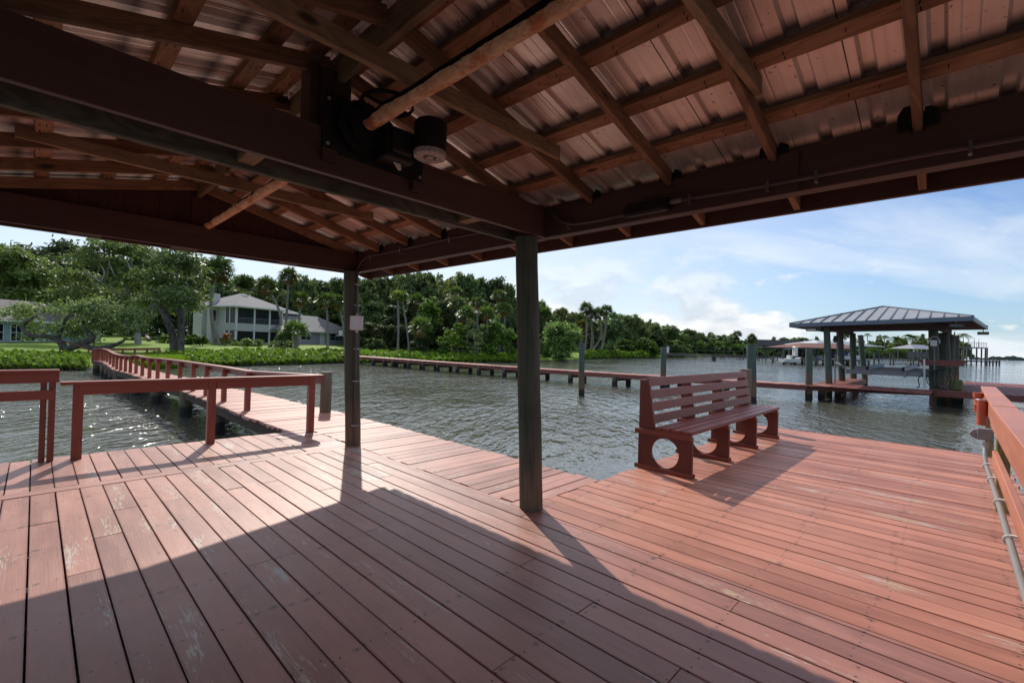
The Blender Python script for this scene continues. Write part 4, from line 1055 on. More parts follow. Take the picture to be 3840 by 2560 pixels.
for px, py, d, w, c in ((835, 636, 80, 90, .8), (880, 632, 84, 100, .85), (930, 626, 86, 110, 1.), (975, 622, 84, 100, .8), (1040, 630, 88, 100, .95), (1085, 637, 88, 90, .75), (1125, 640, 90, 80, .75), (1155, 653, 92, 70, .7), (860, 690, 74, 90, .65), (900, 700, 72, 80, .6), (950, 690, 74, 80, .6), (1010, 690, 74, 80, .6), (1060, 680, 76, 90, .65), (1110, 690, 78, 80, .65), (1150, 695, 80, 70, .65), (1195, 690, 84, 70, .7), (1228, 700, 88, 60, .7), (840, 740, 66, 70, .5), (880, 745, 66, 60, .5), (930, 745, 66, 60, .5), (1000, 740, 68, 70, .5)):
    wood_tree(px, py, d, w, 'grey-green oak in the dense wood beyond the grass bank', G2, (c, c*1.03, c))
G3 = 'trees along the right shore'
for px, py, d, w in ((1290, 705, 120, 60), (1318, 718, 124, 55), (1255, 712, 110, 60), (1408, 715, 125, 60), (1440, 722, 135, 60), (1470, 733, 140, 50), (1500, 742, 145, 55), (1530, 748, 150, 55), (1555, 756, 160, 50), (1585, 757, 190, 40), (1610, 763, 195, 40), (1650, 768, 200, 40), (1690, 772, 205, 40), (1725, 778, 210, 36), (1758, 782, 240, 36), (1800, 774, 250, 46), (1842, 774, 255, 50), (1870, 780, 260, 40), (1960, 786, 300, 40), (2010, 786, 310, 36), (2060, 786, 320, 40), (2110, 780, 330, 36), (2150, 786, 340, 36), (1905, 784, 280, 40), (2212, 786, 340, 34)):
    wood_tree(px, py, d, w, 'round-topped tree on the receding right shore', G3, (.95, 1., .95))

# far-off wood: one mass behind the single trees
WT = [(-160, 580, 118), (60, 592, 118), (200, 600, 118), (400, 606, 112), (480, 640, 108), (560, 655, 108), (650, 656, 108), (780, 652, 104), (830, 648, 98), (900, 643, 98), (980, 640, 98), (1100, 650, 100), (1180, 682, 104), (1240, 715, 112), (1290, 722, 130), (1350, 735, 138), (1450, 738, 150), (1530, 758, 170), (1600, 772, 205), (1700, 785, 225), (1760, 790, 260), (1850, 787, 275), (1960, 785, 330), (2060, 783, 345), (2150, 784, 360), (2213, 790, 370)]
def wood_mass(pa, pb, n, size, label, col):
    px = RNG.uniform(pa, pb, n); xs_ = [a for a, _, _ in WT]; P = np.zeros((n, 3)); Nn = RNG.normal(size=(n, 3))*.6+np.array([-Fw[0]*.4, -Fw[1]*.4, .6])
    for i in range(n):
        p = px[i]; d = float(np.interp(p, xs_, [c for _, _, c in WT])); top = float(np.interp(p, xs_, [b for _, b, _ in WT]))
        top += 7*math.sin(p*.13)+5*math.sin(p*.31+1)+3*math.sin(p*.77)
        dd = d+RNG.uniform(-4, 4)+3*math.sin(p*.21); zt_ = zz(p, top, dd); zl = land_z(p, dd)-.5
        f = RNG.random()**.8; z = zl+(zt_-zl)*f*(.93+.1*RNG.random()); dd += (1-f)*-4
        g_ = gp(p, dd, z); P[i] = g_
    o = bpy.data.objects.new('distant_wood', quads_mesh('distant_wood', leaf_quads(P, Nn, size, .7), RNG.random(n), oak_m)); COL.objects.link(o); o.color = (*col, 1)
    tag(o, label, 'wood', kind='stuff')
wood_mass(-160, 500, 26000, .62, 'dark wood closing the view behind the grey house', (.9, .97, .88))
wood_mass(500, 830, 20000, .6, 'dark wood closing the view behind the white house', (.9, .97, .88))
wood_mass(830, 1260, 30000, .55, 'dense wood behind the grass bank', (.9, .97, .88))
wood_mass(1260, 1560, 20000, .7, 'green wood along the right shore', (.8, .9, .8))
wood_mass(1560, 2213, 30000, 1.1, 'green wood along the distant right shore', (.75, .8, .78))
# shrubs and brighter trees
def shrub(px, py_top, d, w, py_base, label, mat, col=(1, 1, 1), seed=0, size=.22, dens=3.2, name='shrub', group=None, cat='shrub', tall=.6, nl=7):
    zb_ = zz(px, py_base, d); H = zz(px, py_top, d)-zb_; W = w*K*d/FPX; R_ = random.Random(seed+px)
    L = [(0, 0, H*.45, W*.36, W*.3, H*.42)]
    for i in range(nl):
        a = R_.uniform(0, 6.28); rr = W*.5*R_.uniform(.3, .75); L.append((rr*math.cos(a), rr*math.sin(a), H*(R_.uniform(.10, .3) if i % 2 else R_.uniform(.35, .82)), W*R_.uniform(.15, .24), W*R_.uniform(.14, .22), H*R_.uniform(.14, .24)))
    P, Nn = lobes_leaves(L, dens, size, clump=max(.12, W*.04)); me = quads_mesh('crown', leaf_quads(P, Nn, size), RNG.random(len(P)), mat)
    m = MB()
    for i in range(4):
        l = L[1+i % (len(L)-1)]; m.tube([(l[0]*.15, l[1]*.15, -.3), (l[0]*.5, l[1]*.5, l[2]*.5), (l[0], l[1], l[2])], [.07, .05, .02], 5)
    return tree_obj(name, gp(px, d, zb_), label, cat, m, bark_m, me, group, col)
shrub(985, 650, 68, 66, 800, 'tall bright green tree standing out in the dense wood', lite_m, (1.1, 1.1, 1.), 1, .28, 2.6, 'broadleaf_tree', None, 'tree')
shrub(1048, 738, 62, 62, 815, 'bright yellow-green bush left of the centre post by the bank', lite_m, (1.2, 1.15, 1.), 2, .2)
shrub(1093, 728, 63, 74, 820, 'greyish sparse bush between two brighter bushes on the bank', oak_m, (2.2, 2.1, 2.1), 3, .2)
shrub(1148, 730, 64, 92, 824, 'large bright green bush touching the left side of the centre post', lite_m, (1.05, 1.1, 1.), 4, .22)
shrub(1020, 772, 60, 40, 815, 'small lime bush low on the bank under the palms', lite_m, (1.1, 1.1, 1.), 5, .18)
shrub(1285, 735, 73, 118, 832, 'huge rounded dark mangrove bush right of the centre post at the water', oak_m, (1.6, 1.9, 1.3), 6, .24, 3.6, nl=12)
shrub(1215, 745, 72, 70, 830, 'dense dark green bush just behind the centre post', oak_m, (1.4, 1.7, 1.2), 7, .24)
shrub(960, 770, 62, 60, 812, 'dark low scrub at the foot of the twin pale palms', oak_m, (.7, .8, .7), 8, .2)
shrub(860, 772, 62, 60, 808, 'dark scrub beside the parked car under the oaks', oak_m, (.6, .7, .6), 9, .2)
shrub(1435, 768, 112, 60, 822, 'broad green bush beside the red-leaved plant', lite_m, (.6, .65, .7), 10, .3)
shrub(1490, 768, 118, 60, 822, 'mid green mangrove bush on the right bank next to the palm group', lite_m, (.75, .78, .8), 11, .3)
shrub(1545, 778, 140, 60, 820, 'yellowish mangrove bush above the far grey pier', lite_m, (.85, .85, .8), 12, .32)
for i, (px, py, d, w) in enumerate(((1600, 782, 185, 60), (1650, 780, 190, 60), (1700, 786, 195, 50), (1570, 790, 175, 50), (1740, 795, 205, 50), (1950, 800, 290, 70), (2010, 800, 300, 60), (2070, 800, 310, 60), (2130, 798, 315, 50), (1890, 800, 270, 50))):
    shrub(px, py, d, w, 821, 'light green shore bush behind the distant piers', lite_m, (.8, .85, .85), 20+i, .5, 1.6, group='shore bushes behind the distant piers')
shrub(1397, 803, 100, 13, 818, 'small red-leaved shrub on the lawn by the palm group', red_m, (1, 1, 1), 30, .16, 5, nl=4)
shrub(437, 760, 60, 36, 796, 'clipped round hedge bush beyond the twin-trunk oak', lite_m, (.6, .7, .55), 31, .16, 4)
shrub(385, 762, 62, 46, 794, 'loose light green bush beyond the leaning trunk', lite_m, (.9, .95, .7), 32, .18, 3.6)
shrub(352, 768, 74, 60, 792, 'dark green bush behind the stooping person', oak_m, (1.1, 1.2, 1.), 33, .18)
shrub(300, 772, 68, 40, 792, 'shadowed bush beside the grey house corner', oak_m, (.9, 1., .9), 34, .18)
shrub(463, 768, 58, 30, 792, 'small feathery palm-like plant by the white house drive', date_m, (1.2, 1.3, .8), 35, .22)
shrub(508, 775, 66, 36, 797, 'low dark hedge at the left side of the white house', oak_m, (.9, 1., .8), 36, .16, 4)
shrub(538, 778, 62, 60, 800, 'rounded olive shrub left of the screened porch', oak_m, (1.5, 1.6, 1.), 37, .16, 4)
shrub(578, 779, 62, 64, 800, 'rounded olive shrub under the screened porch', oak_m, (1.3, 1.45, .95), 38, .16, 4)
shrub(650, 780, 62, 56, 800, 'rounded olive shrub right of the porch steps', oak_m, (1.3, 1.45, .95), 39, .16, 4)
shrub(520, 765, 61, 10, 782, 'small orange-flowering plant beside the chimney', orange_m, (1, 1, 1), 40, .12, 6, nl=3)

GP = 'cabbage palms on the shore'
palm(502, 622, 60, 505, 788, 40, 'tall dark cabbage palm leaning past the white chimney', GP, 1, -1.0, (.8, .85, .8), .17)
palm(488, 630, 61, 494, 788, 30, 'dark cabbage palm crowding the tall palm beside the chimney', GP, 3, -.4, (.75, .8, .75), .16)
palm(612, 659, 60, 637, 786, 29, 'cabbage palm with curved trunk before the screened porch', GP, 1, 1.1, (1., .95, .75), .16)
palm(663, 637, 66, 655, 788, 27, 'tallest straight cabbage palm right of the white house roof', GP, 3, 0, (1., .95, .8), .17)
palm(690, 688, 64, 685, 788, 25, 'round-headed cabbage palm right of the porch roof', GP, 0, 0, (1.25, 1.2, .9), .15)
palm(749, 692, 58, 753, 799, 26, 'grey-trunked cabbage palm by the house annex window', GP, 0, .1, (1.05, 1.1, .9), .15)
palm(776, 694, 60, 793, 792, 24, 'leaning cabbage palm half hidden by the corner post', GP, 2, .2, (1.05, 1.15, .9), .14)
palm(678, 762, 54, 681, 797, 34, 'short bushy cabbage palm standing before the house annex', GP, 0, 0, (1.35, 1.5, 1.05), .2, False)
palm(655, 775, 55, 655, 797, 22, 'small bushy palm left of the short bushy cabbage palm', GP, 2, 0, (1.3, 1.4, 1.), .14, False)
palm(913, 683, 60, 914, 802, 21, 'slim pale-trunked palm standing upright, left of a crossed pair', GP, 0, .1, (2.1, 2.0, 1.4), .15, False)
palm(922, 681, 61, 940, 801, 19, 'slim pale-trunked palm leaning right, crossing its upright twin', GP, 2, .1, (1.9, 1.85, 1.3), .12, False)
for i, (px, py, r_, d, bp, bpy_, lab) in enumerate(((957, 693, 24, 72, 958, 800, 'dark cabbage palm with a dead skirt behind the leaning pale palm'), (967, 753, 32, 62, 969, 806, 'short wide cabbage palm with drooping brown skirt at the bank'), (1050, 697, 22, 70, 1050, 800, 'mid-height palm with thin trunk in the dense wood'), (1072, 722, 26, 66, 1073, 805, 'pale green palm crown above the sparse grey bush'), (1096, 696, 20, 70, 1096, 805, 'yellow-skirted palm crown in the dense wood'), (1118, 722, 24, 66, 1120, 808, 'bright tufted palm crown above the large bright bush'), (1146, 680, 20, 74, 1147, 800, 'tall palm near the centre post with small tight crown'), (1158, 712, 22, 72, 1159, 803, 'drooping palm crown left of the centre post'), (1048, 675, 22, 80, 1048, 795, 'distant round palm crown high in the wood'), (1253, 722, 22, 88, 1250, 805, 'palm crown rising just right of the centre post'), (1241, 705, 20, 92, 1240, 805, 'dark palm crown peeking past the centre post'))):
    palm(px, py, d, bp, bpy_, r_, lab, GP, i % 4, .05, (1.55, 1.6, 1.2) if i % 2 else (1.2, 1.25, 1.), .16, True)
for i, (px, py, r_, bp, lab) in enumerate(((1346, 710, 20, 1342, 'tallest palm of the group on the right lawn point'), (1358, 722, 16, 1356, 'second palm of the lawn group with narrow crown'), (1374, 722, 19, 1352, 'palm of the lawn group with a strongly bent trunk'), (1393, 714, 18, 1380, 'rear palm of the lawn group with green crown'), (1336, 749, 18, 1335, 'short palm of the lawn group with orange dead fronds'), (1362, 749, 16, 1362, 'short middle palm of the lawn group'), (1389, 753, 18, 1376, 'short leaning palm at the right of the lawn group'))):
    palm(px, py, 98+i, bp, 818, r_, lab, 'palms of the lawn group', (1, 3, 1, 0, 1, 0, 2)[i], (.3, .2, 1.6, .3, 0, .1, .2)[i], (1.4, .9, .5) if i == 4 else (.95, 1., .8), .2, True)
for i, (px, py, r_, d, lab) in enumerate(((1505, 753, 16, 150, 'dark palm crown above the right shore trees'), (1580, 768, 15, 190, 'round dark palm at the left of the distant shore'), (1693, 768, 12, 205, 'distant palm left of the far brown boathouse'), (1727, 776, 12, 210, 'distant palm clump crown above the far pier'), (1941, 773, 10, 300, 'far small palm seen between the boathouse posts'))):
    palm(px, py, d, px, 818, r_, lab, GP, i % 4, 0, (.9, .95, .85), .25, True)
for px, py, r_, d, f, lab in ((1992, 768, 11, 300, 1, 'far tall thin palm seen between the boathouse posts'), (2031, 775, 15, 305, 0, 'far fluffy palm seen under the boathouse eave'), (2062, 781, 25, 300, 0, 'wide date palm under the boathouse eave, left one'), (2096, 778, 32, 300, 0, 'large light green date palm under the boathouse eave'), (2128, 783, 26, 305, 0, 'date palm close to the big boathouse piling'), (2212, 770, 20, 330, 1, 'wind-swept coconut palm right of the boathouse'), (1527, 752, 13, 155, 0, 'yellowish feathery palm among the right shore trees')):
    palm(px, py, d, px, 822, r_, lab, 'feather palms across the water', 0, .3, (1.1, 1.15, .9), .25, False, feather=f)
t = thing('conifer_tree', lp(2119, 330), 'dark tiered pine tip above the distant date palms', 'tree'); m = MB(); dd = 330
hz_ = zz(2119, 768, dd)-land_z(2119, dd)
m.tube([(0, 0, 0), (0, 0, hz_)], [.3, .05], 6); o = m.build('trunk', bark_m); o.parent = t; o.location = (0, 0, 0)
Q = [(0, 0, hz_*k, (1.02-k)*7+.2, (1.02-k)*7+.2, .35) for k in np.linspace(.5, .99, 9)]
P, Nn = lobes_leaves(Q, 3., .5, .3); c = bpy.data.objects.new('crown', quads_mesh('crown', leaf_quads(P, Nn, .5), RNG.random(len(P)), oak_m)); COL.objects.link(c); c.parent = t

# ---- mangrove fringe: one uncountable hedge
def hedge(name, pxa, pxb, depth, htop, n, size, label, mat, col):
    px = RNG.uniform(pxa, pxb, n); t = RNG.random(n)**1.5
    P = np.zeros((n, 3)); keep = np.ones(n, bool)
    for i in range(n):
        s = shore(px[i]); dd = s+.2+t[i]*depth(px[i])
        lump = .5+.5*math.sin(px[i]*.11+3*math.sin(dd*.7))*math.sin(dd*1.3+px[i]*.05)
        ht = htop(px[i])*(.5+.5*lump+.22*math.sin(px[i]*.37+dd*2.1))*min(1, .45+t[i]*4)
        fr = RNG.random()
        z = -.7+ht*(1-.75*fr**3 if t[i] < .12 else 1-.25*fr*fr)
        g_ = gp(px[i], dd, 0); P[i] = (g_.x, g_.y, z+max(0, land_z(px[i], dd)+.35)*.9)
    v = np.array([-Fw[0], -Fw[1], 0])*.35
    V = leaf_quads(P, RNG.normal(size=(n, 3))*.6+np.array([0, 0, .7])+v, size)
    pat = .5+.28*np.sin(px*.19+2*np.sin(t*7))+.22*np.sin(px*.53+t*11)
    rn_ = np.clip(.55*pat+.5*RNG.random(n)-.05, 0, .89); rn_[RNG.random(n) < .03] = .98
    me = quads_mesh(name, V, rn_, [mat, bark_m])
    o = bpy.data.objects.new(name, me); COL.objects.link(o); o.color = (*col, 1)
    return tag(o, label, 'hedge', kind='stuff')
def gapd(px): return 9.5 if px < 330 else 15.
hedge('mangrove_hedge', -260, 206, lambda p: 7.0, lambda p: .66, 42000, .105, 'bright green mangrove hedge along the shore left of the walkway', mang_m, (.9, .9, .9))
hedge('mangrove_hedge', 335, 560, lambda p: 8+(p-335)*.02, lambda p: .55+(p-335)*.001, 32000, .12, 'bright green mangrove hedge along the water before the white house', mang_m, (.95, .95, .95))
hedge('mangrove_hedge', 560, 800, lambda p: 12, lambda p: .85, 48000, .13, 'bright green mangrove fringe in front of the house annex', mang_m, (.9, .9, .9))
hedge('mangrove_hedge', 800, 1190, lambda p: 11, lambda p: .85, 48000, .15, 'bright green marsh bank along the water beyond the corner post', mang_m, (.95, 1., .9))
hedge('mangrove_hedge', 1335, 1510, lambda p: 8, lambda p: 1.5, 12000, .26, 'clipped mangrove hedge at the right lawn point', mang_m, (.8, .85, .8))
m = MB()
for _ in range(900):
    px = random.choice((random.uniform(-200, 206), random.uniform(335, 1195), random.uniform(420, 860), random.uniform(1335, 1500))); d = shore(px)+random.uniform(0, 1.2)
    g_ = gp(px, d, -.85); h = random.uniform(.25, .7); w = .016*d/35
    m.tube([g_, (g_.x+random.uniform(-.25, .25), g_.y+random.uniform(-.25, .25), -.85+h)], [w, w*.7], 4, caps=False)
tag(m.build('mangrove_roots', bark_m), 'tangle of brown mangrove roots along the waterline', 'roots', kind='stuff')
# upright grass at the walkway's landing
n = 5000; px = RNG.uniform(300, 420, n); P0 = np.array([gp(p, shore(p)-RNG.uniform(-1.5, 1.5), -.75) for p in px]); s = np.array([Rt[0], Rt[1], 0])*.018; h = RNG.uniform(.4, .95, n)
tipo = np.stack([RNG.normal(0, .12, n), RNG.normal(0, .12, n), h], 1)
o = bpy.data.objects.new('marsh_grass', quads_mesh('marsh_grass', np.stack([P0-s, P0+s, P0+tipo+s*.2, P0+tipo-s*.2], 1), RNG.random(n), mang_m)); COL.objects.link(o); tag(o, 'upright green marsh grass beside the walkway landing', 'grass', kind='stuff')

# ------------------------------------------------------------------ houses
sid_m = None
def siding(name, col, lap=.16):
    m, nt, out = new_mat(name); g = N(nt)
    z = g.sep(g.n('ShaderNodeNewGeometry', None, 0))[2]; fr = g.math('FRACT', g.math('DIVIDE', z, lap))
    nz = g.noise(g.n('ShaderNodeTexCoord', None, 3), 1.2, 3)
    c = g.mix(g.ramp(fr, .10, .02), col, tuple(x*.6 for x in col)); c = g.mix(g.math('MULTIPLY', g.ramp(nz, .4, .7), .25), c, tuple(x*.75 for x in col))
    p = g.n('ShaderNodeBsdfPrincipled', {'Base Color': c, 'Roughness': .7, 'Specular IOR Level': .3}, None)
    nt.links.new(p.outputs[0], out.inputs[0]); return m
def shingles(name, a, b):
    m, nt, out = new_mat(name); g = N(nt); ob_ = g.n('ShaderNodeTexCoord', None, 3)
    n1 = g.noise(ob_, 9., 3, .7); n2 = g.noise(ob_, .5, 3); z = g.sep(g.n('ShaderNodeNewGeometry', None, 0))[2]
    row = g.ramp(g.math('FRACT', g.math('DIVIDE', z, .09)), .2, .05)
    c = g.mix(g.ramp(n1, .3, .7), a, b); c = g.mix(g.math('MULTIPLY', g.ramp(n2, .4, .7), .35), c, tuple(x*.7 for x in a)); c = g.mix(g.math('MULTIPLY', row, .25), c, (.03, .03, .03))
    p = g.n('ShaderNodeBsdfPrincipled', {'Base Color': c, 'Roughness': .9}, None); nt.links.new(p.outputs[0], out.inputs[0]); return m
white_sd = siding('white_siding', srgb(196, 196, 194)); grey_sd = siding('blue_grey_wall', srgb(150, 166, 174), .3); lav_sd = siding('pale_annex_wall', srgb(176, 172, 184), .4)
trim_m = plain('white_trim', srgb(226, 228, 230), .5, var=.08)
shing_m = shingles('grey_shingles', srgb(118, 116, 118), srgb(146, 143, 142)); shing_b = shingles('dark_shingles', srgb(96, 92, 94), srgb(120, 114, 114))
screen_m = plain('porch_screen', (.016, .019, .024), .35, spec=.4, var=.4, vscale=.7)
class Fr:
    """local frame: origin, u along the wall (left to right), v away from the viewer"""
    def __init__(s, A, B):
        s.o = A.copy(); s.u = Vector((B.x-A.x, B.y-A.y, 0)); s.L = s.u.length; s.u.normalize(); s.v = Vector((-s.u.y, s.u.x, 0))
        if s.v.dot(Vector((Fw[0], Fw[1], 0))) < 0: s.v = -s.v
    def P(s, u, v, z): return s.o+s.u*u+s.v*v+Vector((0, 0, z))
    def slab(s, m, u0, u1, v0, v1, z0, z1, rn=None):
        Ps = []; Ls = []
        for l in (0, 1):
            for w in (0, 1):
                for h in (0, 1): Ps.append(s.P(u1 if l else u0, v0 if not w else v1, z1 if h else z0)); Ls.append((l*(u1-u0), w*(v1-v0), h*(z1-z0)))
        m.hexa(Ps, Ls, rn)
    def hip(s, m, u0, u1, v0, v1, z, rise, over, ridge_u=None, th=.16):
        u0 -= over; u1 += over; v0 -= over; v1 += over
        half = min(u1-u0, v1-v0)/2
        if u1-u0 >= v1-v0: r0, r1 = (u0+half, (v0+v1)/2), (u1-half, (v0+v1)/2)
        else: r0, r1 = ((u0+u1)/2, v0+half), ((u0+u1)/2, v1-half)
        c = [s.P(u0, v0, z), s.P(u1, v0, z), s.P(u1, v1, z), s.P(u0, v1, z)]; R0, R1 = s.P(*r0, z+rise), s.P(*r1, z+rise)
        if u1-u0 >= v1-v0: F = [[c[0], c[1], R1, R0], [c[1], c[2], R1], [c[2], c[3], R0, R1], [c[3], c[0], R0]]
        else: F = [[c[0], c[1], R0], [c[1], c[2], R1, R0], [c[2], c[3], R1], [c[3], c[0], R0, R1]]
        for f in F: m.poly(f, .5)
        return c
    def window(s, parent, u0, u1, z0, z1, v=-.02, bars=1, name='window'):
        m = MB(); s.slab(m, u0, u1, v-.02, v, z0, z1); w = m.build(name, trim_m, parent)
        m = MB(); n = bars+1
        for i in range(n):
            a = u0+.07+(u1-u0-.07)*i/n; b_ = u0+(u1-u0-.07)*(i+1)/n
            zm = (z0+z1)/2
            s.slab(m, a, b_, v-.035, v-.022, z0+.07, zm-.03); s.slab(m, a, b_, v-.035, v-.022, zm+.03, z1-.07)
        m.build('pane', glass_m, w)
A = gp(541, 68); B = gp(648, 75.5); F1 = Fr(A, B); zg = zz(541, 793, 68); ze = zz(541, 703.5, 68)
hs = thing('house', F1.P(0, 0, zg), 'white two storey house with screened porches and grey hip roof', 'house')
L = F1.L; zf = (zg+ze)/2+.1; D1 = 7.6
def u_at(F, px, v):
    w_ = ray(px, hor(px)); n = F.v; o_ = F.o+F.v*v; t_ = o_.dot(n)/(w_[0]*n.x+w_[1]*n.y); return (Vector((w_[0]*t_, w_[1]*t_, 0))-o_).dot(F.u)
m = MB(); F1.slab(m, .02, L-.02, 2.6, D1, zg-1, ze); F1.slab(m, L, L+5.2, 3.2, D1, zg-1, ze-.1); F1.slab(m, -.9, -.0, 4.2, D1, zg-1, ze-.15)
m.build('wall', white_sd, hs)
m = MB(); F1.slab(m, -.02, L+.02, .05, 2.58, zf-.75, zf+.35); F1.slab(m, -.02, L+.02, .05, 2.58, zg-1, zg+.45); F1.slab(m, -.05, L+.05, -.06, .04, zf-.82, zf-.6); F1.slab(m, 0, L, .1, 2.5, ze-.15, ze); m.build('porch_band', white_sd, hs)
m = MB()
for u in (0, L*.36, L*.69, L-.22):
    F1.slab(m, u, u+.24, 0, .24, zg-.2, ze)
for v in (.24+1.1, 2.3): F1.slab(m, -.01, .16, v, v+.2, zg-.2, ze)
m.build('porch_column', trim_m, hs)
for z0, z1 in ((zg+.45, zf-.75), (zf+.35, ze-.15)):
    m = MB(); F1.slab(m, .25, L-.25, .14, .16, z0, z1); F1.slab(m, .05, .07, .3, 2.5, z0, z1); m.build('porch_screen', screen_m, hs)
m = MB()
n = 30
for i in range(n+1):
    u = .3+(L-.6)*i/n; F1.slab(m, u, u+.05, .09, .125, zf+.35, zf+1.15)
F1.slab(m, .25, L-.25, .08, .13, zf+1.15, zf+1.22); m.build('balcony_rail', plain('grey_rail', srgb(120, 124, 134), .6), hs)
m = MB(); c = F1.hip(m, 0, L, 0, D1+1.5, ze+.08, 2.35, .9); F1.hip(m, L-4, L+5.2, 3.2, D1+1, ze-.1, 1.5, .8); F1.hip(m, u_at(F1, 476, 7), 3, 4.2, 9., ze-.3, 1.3, .4); rf = m.build('roof', shing_m, hs)
m = MB()
F1.slab(m, -.93, L+.93, -.94, -.88, ze-.1, ze+.1); F1.slab(m, -.95, -.89, -.9, D1, ze-.1, ze+.1); F1.slab(m, L+.9, L+6.1, 2.3, 2.36, ze-.28, ze-.08); m.build('gutter', trim_m, hs)
m = MB(); F1.slab(m, -.9, L+.9, -.86, D1, ze-.06, ze-.02); m.build('soffit', trim_m, hs)
m = MB(); F1.slab(m, L*.40, L*.40+.9, 3.0, 3.9, ze+1.85, ze+2.12); m.build('skylight', plain('skylight', (.8, .8, .78), .2), rf)
ua, ub = u_at(F1, 492, 5.), u_at(F1, 503, 5.); m = MB(); F1.slab(m, ua, ub, 5., 6.2, zg-1, zz(497, 681, 76)); F1.slab(m, ub, -.9, 5.2, 6.4, zg-1, ze-.2); m.build('chimney', white_sd, hs)
ua, ub = u_at(F1, 476, 7.), u_at(F1, 493, 7.); m = MB(); F1.slab(m, ua+.4, -.5, 7., 9., zg-1, ze-.3)
q = [F1.P(ua+.4, 7.02, zg-.5), F1.P(ua+.4, 7.02, zf+.6), F1.P(ua-.6, 7.02, zg+2.2), F1.P(ua-.6, 7.02, zg-.5)]; m.prism(q, F1.v*1.8); m.build('side_wing', white_sd, hs)
m = MB(); F1.slab(m, -.7, -.25, 4.16, 4.19, zf+.6, zf+2.2); m.build('window', glass_m, hs)
F1.window(hs, L+.6, L+2.6, zf+.3, zf+1.9, 3.18)
A = gp(675, 76); B = gp(792, 86); F2 = Fr(A, B); zg2 = zz(740, 793, 81); ze2 = zz(740, 762.5, 81)
an = thing('house_annex', F2.P(0, 0, zg2), 'single storey annex with white door and grey roof right of the white house', 'house')
m = MB(); F2.slab(m, 0, F2.L+2, 0, 9, zg2-1, ze2); m.build('wall', lav_sd, an)
m = MB(); F2.hip(m, -3, F2.L+2, 0, 9, ze2, zz(700, 731, 81)-ze2+.6, .6); m.build('roof', shing_m, an)
m = MB(); F2.slab(m, -.6, F2.L+2.6, -.66, -.6, ze2-.14, ze2+.04); m.build('gutter', trim_m, an)
m = MB(); u = F2.L*.48; F2.slab(m, u, u+1.0, -.05, -.01, zg2, zg2+2.15); m.build('door', trim_m, an)
F2.window(an, F2.L*.68, F2.L*.68+2.3, zg2+.9, zg2+2.2); F2.window(an, F2.L*.12, F2.L*.12+2., zg2+.9, zg2+2.1)
g_ = F2.P(F2.L*.92, -2, 0); gb = thing('grill', (g_.x, g_.y, zg2-.2), 'black covered barbecue grill standing before the annex wall', 'grill')
m = MB(); m.lathe([(.75, -.2), (.85, .3), (.8, .75), (.6, 1.05), (.2, 1.15)], (g_.x, g_.y, zg2-.2), 14); m.build('cover', plain('black_cover', (.01, .011, .014), .5), gb, smooth=True)
tb = F2.P(F2.L*.30, -5, 0); pt = thing('picnic_table', (tb.x, tb.y, zg2-.5), 'low red wooden picnic table on the lawn before the annex', 'table')
m = MB(); F3 = Fr(Vector((tb.x, tb.y, 0)), Vector((tb.x, tb.y, 0))+F2.u); F3.slab(m, 0, 3.6, 0, .9, zg2-.0, zg2+.07); m.build('tabletop', nb_p, pt)
m = MB(); F3.slab(m, 0, 3.6, -.8, -.45, zg2-.3, zg2-.24); m.build('seat', nb_p, pt)
m = MB()
for u in (.5, 3.0): F3.slab(m, u, u+.12, -.6, .8, zg2-.7, zg2)
m.build('leg', nb_p, pt)
# low grey house on the left
A = gp(-70, 45.5); B = gp(232, 58); F4 = Fr(A, B); zg4 = zz(60, 791, 50); ze4 = zz(60, 737, 50)
lh = thing('house', F4.P(0, 0, zg4), 'low blue-grey house with dark roof and tall windows behind the gnarled oak', 'house')
m = MB(); F4.slab(m, 0, F4.L, 0, 9, zg4-1, ze4); m.build('wall', grey_sd, lh)
m = MB(); rz = zz(0, 689.5, 54)-ze4; u0, u1 = -.6, F4.L*.78
m.poly([F4.P(u0, -.7, ze4), F4.P(u1, -.7, ze4), F4.P(u1, 5, ze4+rz), F4.P(u0, 5, ze4+rz)], .5); m.poly([F4.P(u1, 10, ze4), F4.P(u0, 10, ze4), F4.P(u0, 5, ze4+rz), F4.P(u1, 5, ze4+rz)], .5)
m.poly([F4.P(u1, -.7, ze4), F4.P(F4.L+.6, -.7, ze4), F4.P(F4.L+.6, 9.6, ze4), F4.P(u1, 10, ze4), F4.P(u1, 5, ze4+rz)][:1]+[F4.P(F4.L+.6, -.7, ze4), F4.P(u1, 5, ze4+rz)], .5); m.poly([F4.P(F4.L+.6, -.7, ze4), F4.P(F4.L+.6, 10, ze4), F4.P(u1, 5, ze4+rz)], .5)
m.build('roof', shing_b, lh)
m = MB(); F4.slab(m, -.6, F4.L+.6, -.78, -.7, ze4-.16, ze4+.03); m.build('gutter', trim_m, lh)
for a, b_ in ((.03, .215), (.26, .34), (.365, .45), (.80, .93)): F4.window(lh, F4.L*a, F4.L*b_, zg4+(.35 if a < .7 else .9), ze4-.35, bars=1 if a > .2 else 3)
m = MB(); c = F4.P(F4.L*.22, -.3, ze4-.1); m.tube([c+F4.u*(1.5*math.cos(a))+Vector((0, 0, .95*math.sin(a))) for a in np.linspace(0, math.pi, 13)], .12, 6); m.build('arch_trim', trim_m, lh)
